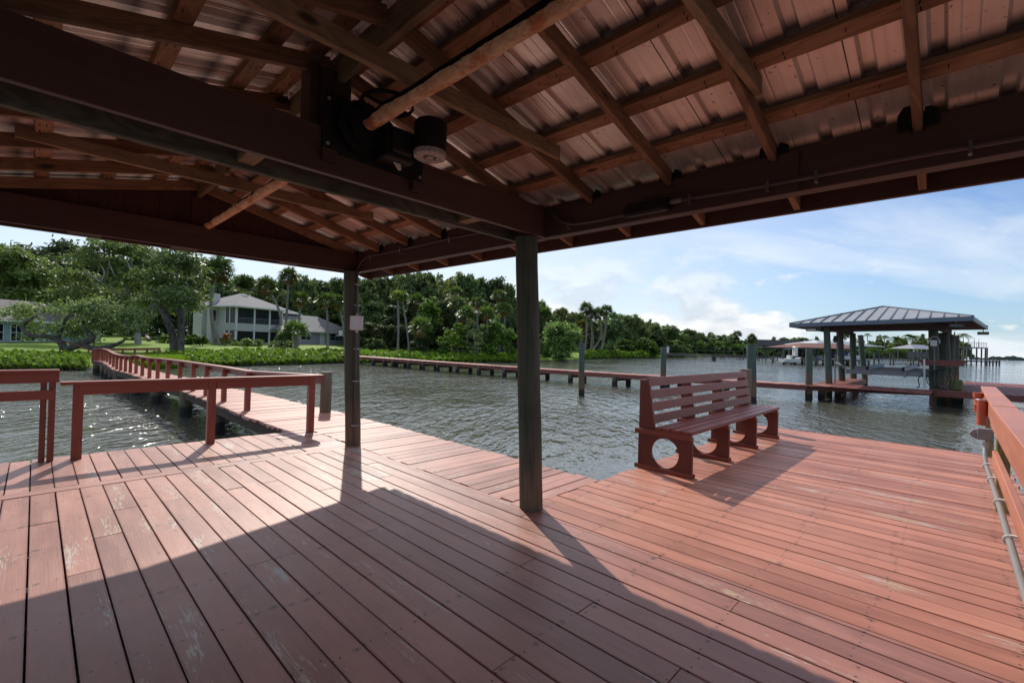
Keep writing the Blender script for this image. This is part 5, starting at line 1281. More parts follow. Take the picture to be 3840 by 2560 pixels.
# parked car behind the corner post
c = gp(812, 78, 0); zc = zz(812, 786, 78); ca = thing('parked_car', (c.x, c.y, zc), 'dark parked car with pale roof edge under the oaks by the post', 'car')
uv_ = F2.u; Fc = Fr(Vector((c.x, c.y, 0)), Vector((c.x, c.y, 0))+uv_); car_p = plain('black_car_paint', (.012, .012, .016), .2, spec=.7, var=.1)
m = MB(); prof = [(-2.3, .45), (-2.3, 1.0), (-2.1, 1.15), (-1.9, 1.75), (.6, 1.78), (1.1, 1.15), (2.2, 1.0), (2.35, .45)]
m.prism([Fc.P(u, 0, zc+z) for u, z in prof], Fc.v*1.8); m.build('body', car_p, ca, bevel=.05)
m = MB(); m.prism([Fc.P(u, -.01, zc+z) for u, z in ((-1.85, 1.2), (-1.75, 1.65), (.5, 1.68), (.95, 1.2))], Fc.v*-.01); m.build('window', glass_m, ca)
for u in (-1.45, 1.45):
    m = MB(); ctr = Fc.P(u, 0, zc+.36); m.tube([ctr, ctr+Fc.v*.22], .36, 18); m.build('wheel', black_m, ca)
m = MB(); m.prism([Fc.P(-2.33, .1, zc+1.1), Fc.P(-2.33, .1, zc+1.9), Fc.P(-2.33, .9, zc+1.9), Fc.P(-2.33, .9, zc+1.1)], Fc.u*-.1); m.build('rear_panel', white_pl, ca)

# ------------------------------------------------------------------ person on the lawn
skin = plain('skin', (.42, .24, .16), .6, var=.05); shirt = plain('white_shirt', (.72, .72, .72), .8, var=.06); shorts = plain('dark_shorts', (.02, .02, .025), .8, var=.2)
pd = 66; pp = gp(340, pd, 0); pz = zz(340, 794.5, pd)
pe = thing('person', (pp.x, pp.y, pz), 'person in white shirt and dark shorts bending over a long trimmer on the lawn', 'person')
rt = Vector((Rt[0], Rt[1], 0)).normalized(); fw = Vector((Fw[0], Fw[1], 0)).normalized()
def q(u, v, z): return tuple(rt*u+fw*v+Vector((0, 0, z)))
def skin_body(joints, edges, name, mat, parent, lvl=1):
    me = bpy.data.meshes.new(name); me.from_pydata([q(*j[:3]) for j in joints], edges, []); me.materials.append(mat)
    o = bpy.data.objects.new(name, me); COL.objects.link(o); o.parent = parent
    sk = o.modifiers.new('skin', 'SKIN'); sk.use_smooth_shade = True
    for i, j in enumerate(joints):
        dsk = me.skin_vertices[0].data[i]; dsk.radius = (j[3], j[3]); dsk.use_root = (i == 0)
    s_ = o.modifiers.new('sub', 'SUBSURF'); s_.levels = lvl; s_.render_levels = lvl
    return o
J = [(.15, 0, .92, .17), (.05, 0, 1.12, .17), (-.12, 0, 1.34, .19), (-.25, 0, 1.46, .08), (-.34, -.02, 1.54, .11), (-.36, -.02, 1.62, .10),
     (.13, -.12, .84, .11), (.05, -.14, .50, .075), (.16, -.14, .10, .05), (.04, -.16, .05, .05),
     (.22, .12, .84, .11), (.30, .16, .48, .075), (.48, .16, .12, .05), (.38, .16, .05, .05),
     (-.12, -.22, 1.32, .07), (-.20, -.26, 1.05, .05), (-.42, -.2, .95, .042), (-.50, -.18, .93, .045),
     (-.14, .22, 1.32, .07), (-.18, .28, 1.02, .05), (-.34, .1, .90, .042), (-.40, .06, .88, .045)]
E_ = [(0, 1), (1, 2), (2, 3), (3, 4), (4, 5), (0, 6), (6, 7), (7, 8), (8, 9), (0, 10), (10, 11), (11, 12), (12, 13), (2, 14), (14, 15), (15, 16), (16, 17), (2, 18), (18, 19), (19, 20), (20, 21)]
skin_body(J, E_, 'body', skin, pe, 2)
skin_body([(.12, 0, .95, .20), (.03, 0, 1.13, .20), (-.13, 0, 1.34, .215), (-.13, -.22, 1.31, .095), (-.17, -.25, 1.16, .08), (-.14, .22, 1.31, .095), (-.17, .26, 1.15, .08)], [(0, 1), (1, 2), (2, 3), (3, 4), (2, 5), (5, 6)], 'shirt', shirt, pe, 2)
skin_body([(.15, 0, .90, .195), (.12, -.12, .80, .13), (.07, -.14, .58, .115), (.22, .12, .80, .13), (.28, .15, .58, .115)], [(0, 1), (1, 2), (0, 3), (3, 4)], 'shorts', shorts, pe, 2)
skin_body([(-.36, -.02, 1.62, .115), (-.345, -.02, 1.69, .06)], [(0, 1)], 'cap', shirt, pe, 2)
tr = MB(); a = pp+Vector(q(-.30, .0, pz+1.1)); b_ = pp+Vector(q(-1.75, .0, pz+1.0)); tr.tube([pp+Vector(q(.1, -.2, pz+.95)), pp+Vector(q(-.46, -.18, pz+.95)), pp+Vector(q(-1.6, -.1, pz+1.35))], .03, 8); tr.obox(pp+Vector(q(-1.62, -.1, pz+1.28)), .3, .12, .1)
tag(tr.build('trimmer', plain('trimmer_metal', (.35, .24, .16), .5), None, org=pp+Vector((0, 0, pz))), 'long-handled garden trimmer held by the bending person', 'trimmer')

# ------------------------------------------------------------------ neighbour's walkway, boathouse and lift
NB = [(21.5, 46), (21.91, 41.2), (22.5, 31.), (23.15, 21.7), (23.9, 15.5), (24.9, 11.0), (25.7, 7.2), (26.2, 5.1)]
def nbx(y):
    t = sorted((b, a) for a, b in NB); return float(np.interp(y, [b for b, _ in t], [a for _, a in t]))
nw = thing('walkway', (24, 14, 0), 'long low red walkway on short piles crossing the water to the boathouse', 'walkway')
m = MB(); y = 4.2
while y < 46:
    w = .2; xa, xb = nbx(y)+random.uniform(-.04, .04), nbx(y)+1.25+random.uniform(-.04, .04); dz = random.uniform(-.008, .008)
    m.beam((xa, y+w/2, -.02+dz), (xb, y+w/2, -.02+dz), w-.01, .04); y += w
m.build('planking', walk_p, nw)
m = MB(); ysn = sorted(b for _, b in NB)
for off in (.03, 1.2):
    for a, b_ in zip(ysn, ysn[1:]): m.beam((nbx(a)+off, a, -.15), (nbx(b_)+off, b_, -.15), .05, .22)
m.build('fascia_board', nb_p, nw)
for (x, y) in [(20.9, 39.14), (21.17, 37.43), (21.73, 36.07), (21.81, 33.76), (22.19, 31.83), (22.63, 29.97), (22.97, 27.69), (23.34, 25.37), (23.65, 22.86), (24.15, 20.31), (24.53, 17.52), (24.66, 14.57), (24.95, 11.6), (25.6, 8.6)]:
    for off in (.05, 1.15):
        m = MB(); xx = nbx(y)+off; m.tube([(xx, y-off*.25, -1.6), (xx, y-off*.25, -.05)], .16, 10, wob=.03); m.build('piling', pile_o, nw, smooth=True)
    m = MB(); m.box(nbx(y)-.1, nbx(y)+1.4, y-.22, y-.14, -.42, -.24); m.build('cross_beam', joist_w, nw)
bd = thing('boat_dock', (31, 1, 0), 'red dock platform with a finger pier around the boathouse slip', 'dock')
m = MB()
def plq(m, xa, xb, ya, yb, pitch=.2, ax='y'):
    t = ya
    while t < yb: m.beam((xa, t+pitch/2, -.02+random.uniform(-.006, .006)), (xb, t+pitch/2, -.02), pitch-.01, .04); t += pitch
plq(m, 26.3, 29.3, .6, 5.2); plq(m, 29.2, 37.2, 4.0, 5.2); plq(m, 29.2, 43, -9.5, .6)
m.build('planking', nb_p, bd)
m = MB(); m.beam((26.35, 5.3, -.15), (29.35, .6, -.15), .06, .24); m.box(29.2, 29.26, -9.5, .6, -.28, -.03); m.box(29.3, 37.2, 3.96, 4.02, -.30, -.03); m.box(29.3, 43, .56, .62, -.28, -.03); m.box(37.14, 37.2, 4.02, 5.2, -.3, -.04)
m.build('fascia_board', nb_p, bd)
for (x, y, r_) in ((27.2, 4.65, .16), (28.7, 4.2, .15), (30.4, .45, .19), (30.6, -.2, .17), (29.6, -3, .18), (29.6, -6, .18), (33, 4.6, .18), (36.9, 4.5, .2), (34, -.3, .18)):
    m = MB(); m.tube([(x, y, -1.6), (x, y, -.05)], r_, 10); m.build('piling', pile_o, bd, smooth=True)
bh = thing('boathouse', (33, 2.5, 0), 'open boathouse with pale standing-seam hip roof on round posts', 'boathouse')
eaves = [Vector((27.7, 6.22, 3.10)), Vector((27.7, -.62, 3.34)), Vector((39.3, -1.5, 3.47)), Vector((39.3, 6.6, 3.3))]
R0, R1 = Vector((33.0, 2.83, 4.30)), Vector((35.2, 2.75, 4.42))
seam_r = plain('pale_metal_roof', srgb(146, 147, 150), .5, .1, var=.1, vscale=1.2)
m = MB(); E0 = eaves
for f in ([E0[1], E0[0], R0], [E0[2], E0[1], R0, R1], [E0[3], E0[2], R1], [E0[0], E0[3], R1, R0]): m.poly(f, .5)
rf = m.build('roof', seam_r, bh)
m = MB()
for i in range(1, 15):
    t = i/15; a = E0[0].lerp(E0[1], t); s_ = (R0-E0[0].lerp(E0[1], .5)); 
    lim = min(t/.5, (1-t)/.5) if True else 1
    yy = t; k = min(t*2*.99, (1-t)*2*.99)
    b_ = a+Vector((R0.x-27.7, 0, 0))*k; zt_ = a.z+(R0.z-a.z)*k
    m.beam(a+Vector((0, 0, .02)), Vector((b_.x, a.y+(R0.y-a.y)*0, zt_+.02)), .032, .06)
for c_, r_ in ((E0[0], R0), (E0[1], R0), (E0[2], R1), (R0, R1)): m.beam(c_+Vector((0, 0, .02)), r_+Vector((0, 0, .03)), .12, .05)
m.build('seam', plain('grey_blue_seam', srgb(108, 114, 124), .5, .2, var=.1), rf)
m = MB()
for a, b_ in zip(E0, E0[1:]+E0[:1]): m.beam(a+Vector((0, 0, -.10)), b_+Vector((0, 0, -.10)), .06, .19)
m.build('fascia_board', plain('blue_grey_fascia', srgb(94, 108, 122), .5, var=.12), bh)
m = MB(); m.poly([e+Vector((0, 0, -.14)) for e in E0], .3); m.build('soffit', plain('dark_red_soffit', srgb(48, 38, 36), .8, var=.2), bh)
m = MB(); m.beam((28.7, 5.0, 2.86), (28.7, .2, 2.92), .16, .3); m.beam((28.7, 4.6, 2.9), (38.5, 4.9, 3.0), .16, .3); m.beam((28.7, .5, 2.95), (38.5, .1, 3.1), .16, .3); m.build('header_beam', plain('dark_red_beam', srgb(62, 46, 42), .8, var=.2), bh)
for (xa, ya, r_, dx, dy) in ((28.7, 4.6, .16, 0, .15), (32.8, 4.62, .17, -.3, .12), (37.2, 4.62, .18, 0, .1), (30.4, .57, .2, -.2, .1), (35.8, .37, .23, 0, 0), (38.6, .13, .23, 0, 0), (40.2, -.12, .23, 0, 0), (40.5, 4.4, .18, 0, .3)):
    m = MB(); m.tube([(xa, ya, -1.4), (xa, ya, 0), (xa+dx, ya+dy, 2.95)], [r_, r_, r_*.92], 14, wob=.02); m.build('post', pile_w if ya > 2 else post_w, bh, smooth=True)
for p_, lab in ((E0[0]+Vector((.5, -.9, -.30)), 'small floodlight under the left eave of the boathouse'), (E0[1]+Vector((.6, .5, -.36)), 'floodlight under the near right corner of the boathouse eave'), (Vector((38.4, -1.3, 3.02)), 'dark floodlight hanging under the far right corner of the boathouse')):
    f_ = thing('floodlight', p_, lab, 'floodlight', 'floodlights under the boathouse eave'); m = MB(); m.beam(p_+Vector((0, .24, 0)), p_+Vector((0, -.24, 0)), .2, .17); m.build('housing', black_m if p_.x > 30 else plain('lamp_grey', srgb(70, 78, 88), .5), f_, bevel=.02)
    m = MB(); m.box(p_.x-.02, p_.x+.02, p_.y-.02, p_.y+.02, p_.z+.08, p_.z+.24); m.build('bracket', galv_m, f_)
    m = MB(); m.box(p_.x-.108, p_.x-.103, p_.y-.19, p_.y+.19, p_.z-.06, p_.z+.04); m.build('lens', lens_m if 'left' in lab else glass_m, f_)
bunk_m = plain('pale_bunk', srgb(150, 166, 184), .5, .1, var=.1)
lf = thing('boat_lift', (31, 2.3, .6), 'grey aluminium boat lift cradle with two padded bunks in the slip', 'boat lift')
for x in (30.2, 33.2):
    m = MB(); z = .66 if x < 31 else .80; m.box(x-.02, x+.02, .75, 4.1, z-.09, z+.09); m.box(x-.07, x+.07, .75, 4.1, z+.091, z+.11); m.box(x-.07, x+.07, .75, 4.1, z-.11, z-.091); m.build('cradle_beam', alum_m, lf)
for y in (3.12, 1.72):
    m = MB(); m.beam((29.7, y, .90), (33.6, y-.30, 1.02), .12, .20); m.build('bunk', bunk_m, lf, bevel=.02)
    m = MB(); m.box(29.68, 29.70, y-.06, y+.06, .80, .99); m.build('bunk_end', black_m, lf)
    for x in (30.05, 33.1):
        m = MB(); m.box(x-.04, x+.04, y-.10, y+.0, .50 if x < 31 else .68, .82); m.build('bracket', alum_m, lf)
m = MB(); m.tube([(30.2, 4.1, .8), (30.0, 4.3, 1.0), (30.1, 4.45, 1.1)], .05, 6); m.build('guide', galv_m, lf)
hp = Vector((30.15, .55, 0)); hz = thing('garden_hose', (30.1, .5, .4), 'dark green garden hose hanging in coils on the big boathouse post', 'hose')
m = MB()
for k in range(5):
    c_ = Vector((30.12, .62-.10*k, .80)); R_ = .42+.03*k
    m.tube([(c_.x-.22+.03*k, c_.y+.24*math.sin(a)*(1+.1*k), c_.z-.28+R_*math.cos(a)*.92) for a in np.linspace(0, 2*math.pi, 33)], .022, 6, caps=False)
m.tube(smooth_path([(30.0, .85, .9), (29.9, 1.15, .5), (29.95, 1.12, .1), (29.9, 1.25, .04)]), .022, 6); m.build('coil', hose_m, hz, smooth=True)
wp = thing('water_pipe', (30.0, .85, .7), 'white standpipe strapped to the front of the big boathouse post', 'pipe'); m = MB(); m.tube([(29.95, .93, .0), (29.98, .97, 1.45)], .045, 8); m.build('pipe', white_pl, wp)
pb2 = thing('power_box', (30.1, .62, 2.3), 'white-hooded electric meter box high on the big boathouse post', 'electric box')
m = MB(); m.tube([(29.98, .62+.19*math.cos(a), 2.27+.26*math.sin(a)) for a in np.linspace(-.2, 3.34, 15)], .03, 8); m.build('hood', grey_pl, pb2)
m = MB(); m.box(29.98, 30.10, .52, .76, 2.08, 2.36); m.build('box', white_pl, pb2); m = MB(); m.tube([(30.1, .62, 2.1), (30.12, .58, .05)], .03, 6); m.build('conduit', pvc_grey, pb2)
tr_ = thing('shelf_tray', (30.6, .3, 1.15), 'dark red wooden fish cleaning shelf across the boathouse posts', 'shelf'); m = MB(); m.prism([(30.1, 1.25, 1.42), (30.1, -.5, 1.42), (30.1, -.45, 1.26), (30.1, -.2, 1.14), (30.1, 1.05, 1.14), (30.1, 1.1, 1.3)], (.7, 0, 0)); m.build('tray', nb_p, tr_)
m = MB(); m.box(30.5, 30.9, -.40, .08, -.0, .50); bk = m.build('bin', plain('yellow_bin', (.13, .14, .04), .6, var=.2), None, bevel=.05, org=Vector((30.3, -.2, 0))); tag(bk, 'yellow-green bin half hidden behind the coiled hose', 'bin')
eb = thing('switch_box', (39.8, .1, 1.3), 'small grey switch boxes on the right boathouse posts', 'electric box'); m = MB(); m.box(38.25, 38.3, -.25, .0, 1.1, 1.45); m.box(38.25, 38.32, -.52, -.32, 1.05, 1.4); m.build('box', pvc_grey, eb); m = MB(); m.tube([(35.5, .15, 3.0), (35.5, .05, 1.0)], .03, 6); m.tube([(38.28, -.1, 3.1), (38.28, -.12, 1.4)], .03, 6); m.build('conduit', pvc_grey, eb)
db = thing('junction_box', (28.7, 4.2, 2.3), 'dark junction box with hanging cable on the left boathouse post', 'electric box'); m = MB(); m.box(28.6, 28.75, 4.22, 4.42, 2.15, 2.5); m.build('box', black_m, db); m = MB(); m.tube(smooth_path([(28.68, 4.3, 2.9), (28.62, 4.28, 2.15), (28.60, 4.25, 1.6), (28.62, 4.33, 1.4), (28.62, 4.32, .05)]), .03, 6); m.build('cable', pvc_grey, db)

# ------------------------------------------------------------------ piers, docks and boats in the distance
grey_w = raw_wood('far_grey_wood', srgb(96, 92, 92), srgb(122, 118, 116), knots=False)
def pier(name, pts, zt, label, group, rail=None, step=4.5, w=1.5, pile_r=.14, mat=grey_w):
    """pts: list of (px, range)"""
    P = [gp(a, d, 0) for a, d in pts]; t = thing(name, (P[0].x, P[0].y, -.75), label, 'pier', group)
    m = MB(); mr = MB()
    for a, b_ in zip(P, P[1:]):
        m.beam((a.x, a.y, zt-.12), (b_.x, b_.y, zt-.12), w, .24)
        n_ = max(1, int((b_-a).length/step)); sd = (b_-a).normalized().cross(Vector((0, 0, 1)))*w*.45
        for i in range(n_+1):
            c = a.lerp(b_, i/n_)
            for s_ in (1, -1):
                q_ = c+sd*s_; mp = MB(); mp.tube([(q_.x, q_.y, -1.4), (q_.x, q_.y, zt-.2)], pile_r, 6); mp.build('pile', mat, t)
                if rail and s_ == 1: mr.box(q_.x-.06, q_.x+.06, q_.y-.06, q_.y+.06, zt, zt+rail)
        if rail:
            for h in (rail, rail*.5): mr.beam((a.x+sd.x, a.y+sd.y, zt+h), (b_.x+sd.x, b_.y+sd.y, zt+h), .1, .1)
    m.build('decking', mat, t)
    if rail: mr.build('railing', mat, t)
    return t
GPi = 'grey timber piers in the distance'
pier('pier', ((1528, 112), (1640, 103), (1775, 97)), .36, 'low grey pier without railing running behind the mooring poles', GPi, None, 7)
pier('pier', ((1530, 128), (1660, 130), (1790, 133)), .55, 'grey pier with a railing along the right shore behind the low pier', GPi, 2.0, 6)
pier('pier', ((1990, 190), (2080, 196), (2160, 205)), .1, 'far grey railed pier seen under the boathouse', GPi, 2.6, 7, 2.)
# elevated sun deck left of the brown roof
def at_px(px, py, d): return Vector(ray(px, py)*d)+Vector((0, 0, EYE))
d3 = 128
ed = thing('raised_deck', gp(1790, d3, -.75), 'weathered elevated grey deck standing on tall posts on the far shore', 'deck')
m = MB(); a, b_ = gp(1740, d3, zz(1740, 797, d3)), gp(1870, d3+3, zz(1870, 800, d3)); m.beam(a, b_, 4, .4); m.build('decking', grey_w, ed)
m = MB(); m.beam(a+Vector((0, 0, 1.3)), b_+Vector((0, 0, 1.3)), .1, 1.7); m.build('railing', grey_w, ed)
for i in range(8): c = a.lerp(b_, i/7); m = MB(); m.tube([(c.x, c.y, -1), (c.x, c.y, c.z)], .16, 6); m.build('post', grey_w, ed)
d4 = 92
FD = Fr(gp(1850, d4, 0), gp(1990, d4+4, 0))
def upx(px): 
    v = ray(px, hor(px)); n = FD.v; t = (FD.o).dot(n)/(v[0]*n.x+v[1]*n.y); return (Vector((v[0]*t, v[1]*t, 0))-FD.o).dot(FD.u)
bdk = thing('boat_dock', FD.P(0, 0, -.75), 'distant dock with brown shingle roof over a white boat', 'dock')
m = MB(); FD.slab(m, upx(1850), upx(2000), 0, 6, .15, .42); m.build('decking', grey_w, bdk)
for px in (1851, 1866, 1876, 1892, 1909, 1950, 1965, 1985, 1997):
    for v in (.1, 5): c = FD.P(upx(px), v, 0); m = MB(); m.tube([(c.x, c.y, -1.3), (c.x, c.y, .2)], .2, 6); m.build('pile', pile_o, bdk)
ze_, zr_ = zz(1880, 799, d4), zz(1880, 789.5, d4)
m = MB(); u0, u1 = upx(1832), upx(1962); m.poly([FD.P(u0, -1, ze_), FD.P(u1-1, -1, ze_), FD.P(u1+1.2, 3.5, zr_+.35), FD.P(u0+4, 3.5, zr_+.2)], .5); m.poly([FD.P(u1-1, 8, ze_), FD.P(u0, 8, ze_), FD.P(u0+4, 3.5, zr_+.2), FD.P(u1+1.2, 3.5, zr_+.35)], .5)
m.poly([FD.P(u0, 8, ze_), FD.P(u0, -1, ze_), FD.P(u0+4, 3.5, zr_+.2)], .5); m.poly([FD.P(u1-1, -1, ze_), FD.P(u1-1, 8, ze_), FD.P(u1+1.2, 3.5, zr_+.35)], .5)
m.build('roof', shingles('brown_shingles', srgb(112, 76, 66), srgb(132, 90, 78)), bdk)
for px in (1858, 1910, 1958, 1938):
    for v in (.3, 6): c = FD.P(upx(px), v, 0); m = MB(); m.tube([(c.x, c.y, 0), (c.x, c.y, ze_+.1)], .14, 6); m.build('post', pile_w, bdk)
def far_pole(px, py_t, py_b, d, label, mat=pile_w, r=.16, group='distant mooring piles'):
    c = gp(px, d, -.75); m = MB(); m.tube([(c.x, c.y, -1.5), (c.x, c.y, zz(px, py_t, d))], r, 8); tag(m.build('piling', mat, None, smooth=True, org=c), label, 'pile', group)
for px, pt, d, lab in ((1800, 801, 90, 'left pile of the small far boat lift'), (1824, 802, 90, 'right pile of the small far boat lift'), (1986, 808, 86, 'green pile right of the finger posts under the boathouse'), (2008, 808, 84, 'thick green pile out in the water under the boathouse'), (2045, 812, 118, 'grey pile in the water beside the far piers, left of the date palms'), (2052, 812, 118, 'grey pile in the water beside the far piers, below the date palms'), (2092, 811, 112, 'white-capped pile in the water, left one by the big post'), (2098, 811, 112, 'white-capped pile in the water, right one by the big post'), (2110, 810, 108, 'pile near the big post below the far shed')):
    far_pole(px, pt, 0, d, lab)
sl = thing('boat_lift', gp(1812, 90, 1), 'small far boat lift beam with white motor boxes between two piles', 'boat lift'); m = MB(); a, b_ = gp(1800, 90, zz(1800, 801, 90)), gp(1826, 90, zz(1826, 800, 90)); m.beam(a, b_, .16, .22); m.build('beam', alum_m, sl); m = MB(); m.obox(b_-Vector((0, 0, 1.6)), .9, .6, 2.0, .8); m.build('motor_box', white_pl, sl, bevel=.1)
def boat(c, ang, L_, label, hull, zb_, motor=True, top=None):
    t = thing('boat', (c.x, c.y, zb_), label, 'boat', 'boats at the distant docks'); ca, sa = math.cos(ang), math.sin(ang)
    X = lambda x, y, z: Vector((c.x+x*ca-y*sa, c.y+x*sa+y*ca, zb_+z)); m = MB(); secs = []
    for s_, w, k, tpz in ((-.5, .9, .1, .9), (-.2, 1.0, 0, .95), (.2, .95, .05, 1.05), (.42, .5, .3, 1.2), (.5, .03, .8, 1.3)):
        secs.append([X(s_*L_, -w, tpz), X(s_*L_, -w*.8, k+.25), X(s_*L_, 0, k), X(s_*L_, w*.8, k+.25), X(s_*L_, w, tpz)])
    for a_, b_ in zip(secs, secs[1:]):
        for i in range(4): m.poly([a_[i], b_[i], b_[i+1], a_[i+1]], .5)
        m.poly([a_[4]-Vector((0, 0, .1)), b_[4]-Vector((0, 0, .1)), b_[0]-Vector((0, 0, .1)), a_[0]-Vector((0, 0, .1))], .5)
    m.poly(secs[0][::-1], .5); m.build('hull', hull, t)
    m = MB(); cc = X(-.05*L_, 0, .95); m.obox(cc, .9, .8, .7, ang); m.build('console', white_pl, t)
    if motor: m = MB(); cc = X(-.56*L_, 0, .6); m.obox(cc, .5, .45, .8, ang); m.obox(X(-.57*L_, 0, -.3), .22, .14, .9, ang); m.build('outboard_motor', white_pl, t, bevel=.05)
    if top:
        m = MB(); m.obox(X(-.05*L_, 0, 2.4), L_*.35, 1.7, .08, ang); m.build('canopy', plain('blue_canvas', (.02, .04, .16), .7), t); m = MB()
        for x in (-.2, .1):
            for y in (-.7, .7): m.tube([X(x*L_, y, .9), X(x*L_, y, 2.4)], .03, 5)
        m.build('canopy_pole', alum_m, t)
    return t
white_h = plain('white_hull', (.7, .7, .7), .3, var=.05)
boat(FD.P(upx(1945), -1.3, 0), math.atan2(FD.u.y, FD.u.x), 6.5, 'white boat with outboard motor and blue canopy beside the brown-roofed dock', white_h, .3, True, True)
boat(FD.P(upx(1812), -.5, 0), math.atan2(FD.u.y, FD.u.x), 4.5, 'small white boat on the far lift left of the brown-roofed dock', white_h, -.55, False)
bt = MB(); c = FD.P(upx(1888), .6, .42); bt.lathe([(.5, 0), (.65, .8), (.7, .85)], c, 12); tag(bt.build('bucket', plain('grey_bucket', srgb(140, 144, 150), .5), None, org=c), 'large grey tub standing on the brown-roofed dock', 'tub')
wr = thing('boathouse', FD.P(upx(1930), 16, 0), 'far boathouse with white ribbed metal hip roof behind the brown roof', 'boathouse')
d5 = 112; FW = Fr(gp(1878, d5, 0), gp(2025, d5+6, 0))
m = MB(); FW.hip(m, 0, FW.L, 0, 9, zz(1950, 793, d5), zz(1940, 781.5, d5)-zz(1950, 793, d5), .5); rf = m.build('roof', plain('white_metal_roof', srgb(206, 212, 216), .4, .2, var=.06), wr)
m = MB()
for i in range(26):
    u = 1+(FW.L-2)*i/25; z0 = zz(1950, 793, d5)+.05; k = min(1, min(u, FW.L-u)/4.7); FWp = FW.P(u, -.5, z0); m.beam(FWp, FW.P(u, -.5+5*k, z0+(zz(1940, 781.5, d5)-z0)*k), .1, .06)
m.build('seam', seam_r, rf)
for u in (.5, FW.L*.33, FW.L*.66, FW.L-.5):
    for v in (.3, 8.5): c = FW.P(u, v, 0); m = MB(); m.tube([(c.x, c.y, -1.3), (c.x, c.y, zz(1950, 793, d5))], .16, 6); m.build('post', grey_w, wr)
boat(FW.P(FW.L*.55, 3, 0), math.atan2(FW.u.y, FW.u.x), 7, 'dark blue boat lifted under the far white-roofed boathouse', plain('blue_hull', (.02, .035, .14), .3), 1.1, False)
# right: far two-level dock
d6 = 150
FT = Fr(gp(2218, d6, 0), gp(2308, d6+6, 0)); td = thing('raised_dock', FT.P(0, 0, -.75), 'distant two-level grey dock with railed upper platform at the right', 'dock')
u_ = lambda px: (px-2218)/(2308-2218)*FT.L
m = MB(); FT.slab(m, u_(2212), u_(2298), 0, 7, .35, .75); m.build('decking', grey_w, td)
zt2 = zz(2240, 797, d6); m = MB(); FT.slab(m, u_(2222), u_(2265), 0, 7, zt2-.3, zt2); m.build('upper_deck', grey_w, td)
for px in (2222, 2232, 2244, 2255, 2264, 2268):
    for v in (.2, 6.5): c = FT.P(u_(px), v, 0); m = MB(); m.tube([(c.x, c.y, -1.3), (c.x, c.y, zt2)], .2, 6); m.build('pile', grey_w, td)
for px in (2274, 2282, 2290, 2297): c = FT.P(u_(px), .2, 0); m = MB(); m.tube([(c.x, c.y, -1.3), (c.x, c.y, 1.5+.4*math.sin(px))], .22, 6); m.build('pile', grey_w, td)
m = MB()
for px in np.linspace(2222, 2265, 12): FT.slab(m, u_(px), u_(px)+.08, 0, .08, zt2, zt2+1.6)
FT.slab(m, u_(2222), u_(2265), 0, .08, zt2+1.55, zt2+1.65); m.build('railing', grey_w, td)
for px, h in ((2240, 2.6), (2254, 2.9), (2264, 2.8)): c = FT.P(u_(px), 2, 0); m = MB(); m.tube([(c.x, c.y, zt2), (c.x, c.y, zt2+h)], .07, 5); m.build('mast', grey_w, td)
d7 = 140
FS = Fr(gp(2100, d7, 0), gp(2160, d7+4, 0)); fs = thing('dock_shed', FS.P(0, 0, 0), 'distant dock shelter with small pale hip roof beside the big post', 'shelter')
m = MB(); FS.hip(m, 0, FS.L, 0, 6, zz(2110, 801, d7), 1.4, .6); m.build('roof', seam_r, fs)
for u in (.3, FS.L*.3, FS.L*.6): c = FS.P(u, .3, 0); m = MB(); m.tube([(c.x, c.y, -1), (c.x, c.y, zz(2110, 801, d7))], .15, 6); m.build('post', white_pl, fs)
m = MB(); FS.slab(m, -8, FS.L, -.5, 6, .3, .7); FS.slab(m, -4, 8, -.5, -.4, 1.2, 3.0)
m.build('decking', grey_w, fs)
sb = gp(2312, 620, 0); boat(sb, 1.2, 14, 'tiny white motor yacht far out near the horizon', white_h, -.9, False)

# ------------------------------------------------------------------ sky and sun
SUN_AZ = math.atan2(.43, .903)      # from +Y towards +X
SUN_EL = rad(40)
w = bpy.data.worlds.new('World'); sc.world = w; w.use_nodes = True
nt = w.node_tree; nt.nodes.clear(); g = N(nt)
sky = nt.nodes.new('ShaderNodeTexSky'); sky.sky_type = 'NISHITA'; sky.sun_disc = False
sky.sun_elevation = SUN_EL; sky.sun_rotation = SUN_AZ; sky.air_density = 1.0; sky.dust_density = .5; sky.ozone_density = 2.0
tc = g.n('ShaderNodeTexCoord', None, 0)
X, Y, Z = g.sep(tc)
zc = g.math('MAXIMUM', Z, .02)
# streaky high cloud on a plane overhead
pl_ = g.comb(g.math('DIVIDE', X, g.math('ADD', zc, .12)), g.math('DIVIDE', Y, g.math('ADD', zc, .12)), 0.)
plr = g.n('ShaderNodeVectorRotate', {'Vector': pl_, 'Angle': rad(28)}, 0, rotation_type='Z_AXIS')
ci = g.noise(g.vec(plr, (.55, 1.5, 1)), 1., 6, .58, dist=.5)
ci2 = g.noise(g.vec(plr, (.22, .4, 1)), 1.3, 3, .5)
cir = g.ramp(g.math('ADD', g.math('MULTIPLY', ci, .6), g.math('MULTIPLY', ci2, .75)), .60, .88)
sd = (math.sin(SUN_AZ)*math.cos(SUN_EL), math.cos(SUN_AZ)*math.cos(SUN_EL), math.sin(SUN_EL))
sdot = g.n('ShaderNodeVectorMath', {0: tc, 1: sd}, 1, operation='DOT_PRODUCT')
veil = g.ramp(sdot, .42, .93)
cir = g.math('MAXIMUM', g.math('MULTIPLY', cir, .85), g.math('MULTIPLY', veil, g.math('ADD', .45, g.math('MULTIPLY', ci, .75))), clamp=True)
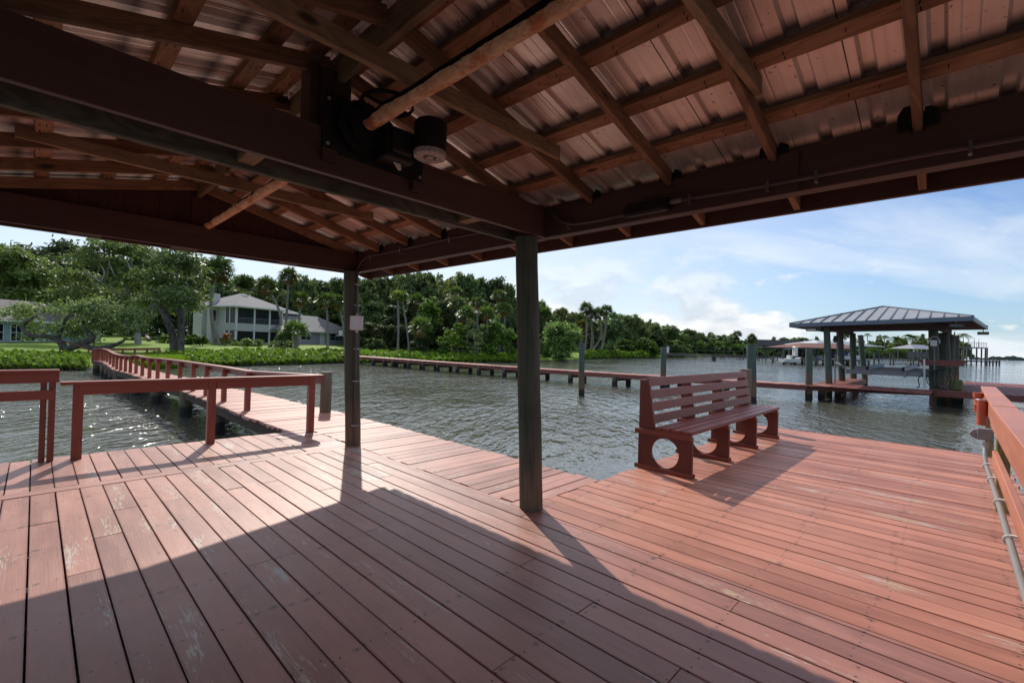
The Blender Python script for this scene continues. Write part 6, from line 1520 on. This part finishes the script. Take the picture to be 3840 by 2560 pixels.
# heaped cloud low over the water
az = g.math('ARCTAN2', Y, X)
cv = g.comb(g.math('MULTIPLY', az, 9.), g.math('MULTIPLY', Z, 17.), 2.3)
cu = g.noise(cv, 1., 7, .55, dist=.15)
cub = g.noise(g.comb(g.math('MULTIPLY', az, 2.6), g.math('MULTIPLY', Z, 2.5), 7.7), 1., 2)
lowm = g.math('MULTIPLY', g.ramp(Z, .23, .05), g.ramp(Z, -.02, .02))
azm = g.math('MULTIPLY', g.ramp(az, .16, .36), g.ramp(az, 1.05, .75))
cth = g.math('SUBTRACT', .56, g.math('MULTIPLY', g.math('MULTIPLY', lowm, azm), .19))
cum = g.math('MULTIPLY', g.ramp(g.math('SUBTRACT', g.math('ADD', g.math('MULTIPLY', cu, .8), g.math('MULTIPLY', cub, .2)), cth), 0., .07), lowm)
cu_l = g.noise(g.comb(g.math('MULTIPLY', az, 9.), g.math('ADD', g.math('MULTIPLY', Z, 17.), .45), 2.3), 1., 7, .55, dist=.15)
shade = g.ramp(g.math('SUBTRACT', cu, cu_l), -.10, .12)
haze = g.ramp(Z, .22, -.01)
skyc = g.mix(1., sky.outputs[0], (.80, .97, 1.2), 'MULTIPLY')
base = g.mix(g.math('MULTIPLY', haze, .55), skyc, (4.3, 5.7, 7.0))
lowhz = g.math('MULTIPLY', g.math('MULTIPLY', g.ramp(az, .02, .5), g.ramp(Z, .42, .12)), g.math('ADD', .25, g.math('MULTIPLY', ci2, .8)))
c1 = g.mix(g.math('MAXIMUM', cir, g.math('MULTIPLY', lowhz, .85)), base, (7.9, 8.4, 8.9))
c2 = g.mix(g.math('MULTIPLY', cum, .92), c1, g.mix(shade, (6.1, 6.6, 7.2), (8.8, 8.8, 8.8)))
bg = nt.nodes.new('ShaderNodeBackground'); bg.inputs[1].default_value = .118
nt.links.new(c2, bg.inputs[0]); wo = nt.nodes.new('ShaderNodeOutputWorld'); nt.links.new(bg.outputs[0], wo.inputs[0])
sl_ = bpy.data.lights.new('sun', 'SUN'); sl_.energy = 4.3; sl_.angle = rad(.53); sl_.color = (1., .93, .83)
so = bpy.data.objects.new('sun', sl_); COL.objects.link(so)
so.rotation_euler = Vector((-sd[0], -sd[1], -sd[2])).to_track_quat('-Z', 'Y').to_euler()
sc.view_settings.view_transform = 'Standard'; sc.view_settings.look = 'None'; sc.view_settings.exposure = 0; sc.view_settings.gamma = 1
sc.cycles.use_denoising = True
sc.cycles.max_bounces = 8; sc.cycles.diffuse_bounces = 5; sc.cycles.glossy_bounces = 3; sc.cycles.transparent_max_bounces = 6; sc.cycles.sample_clamp_indirect = 8
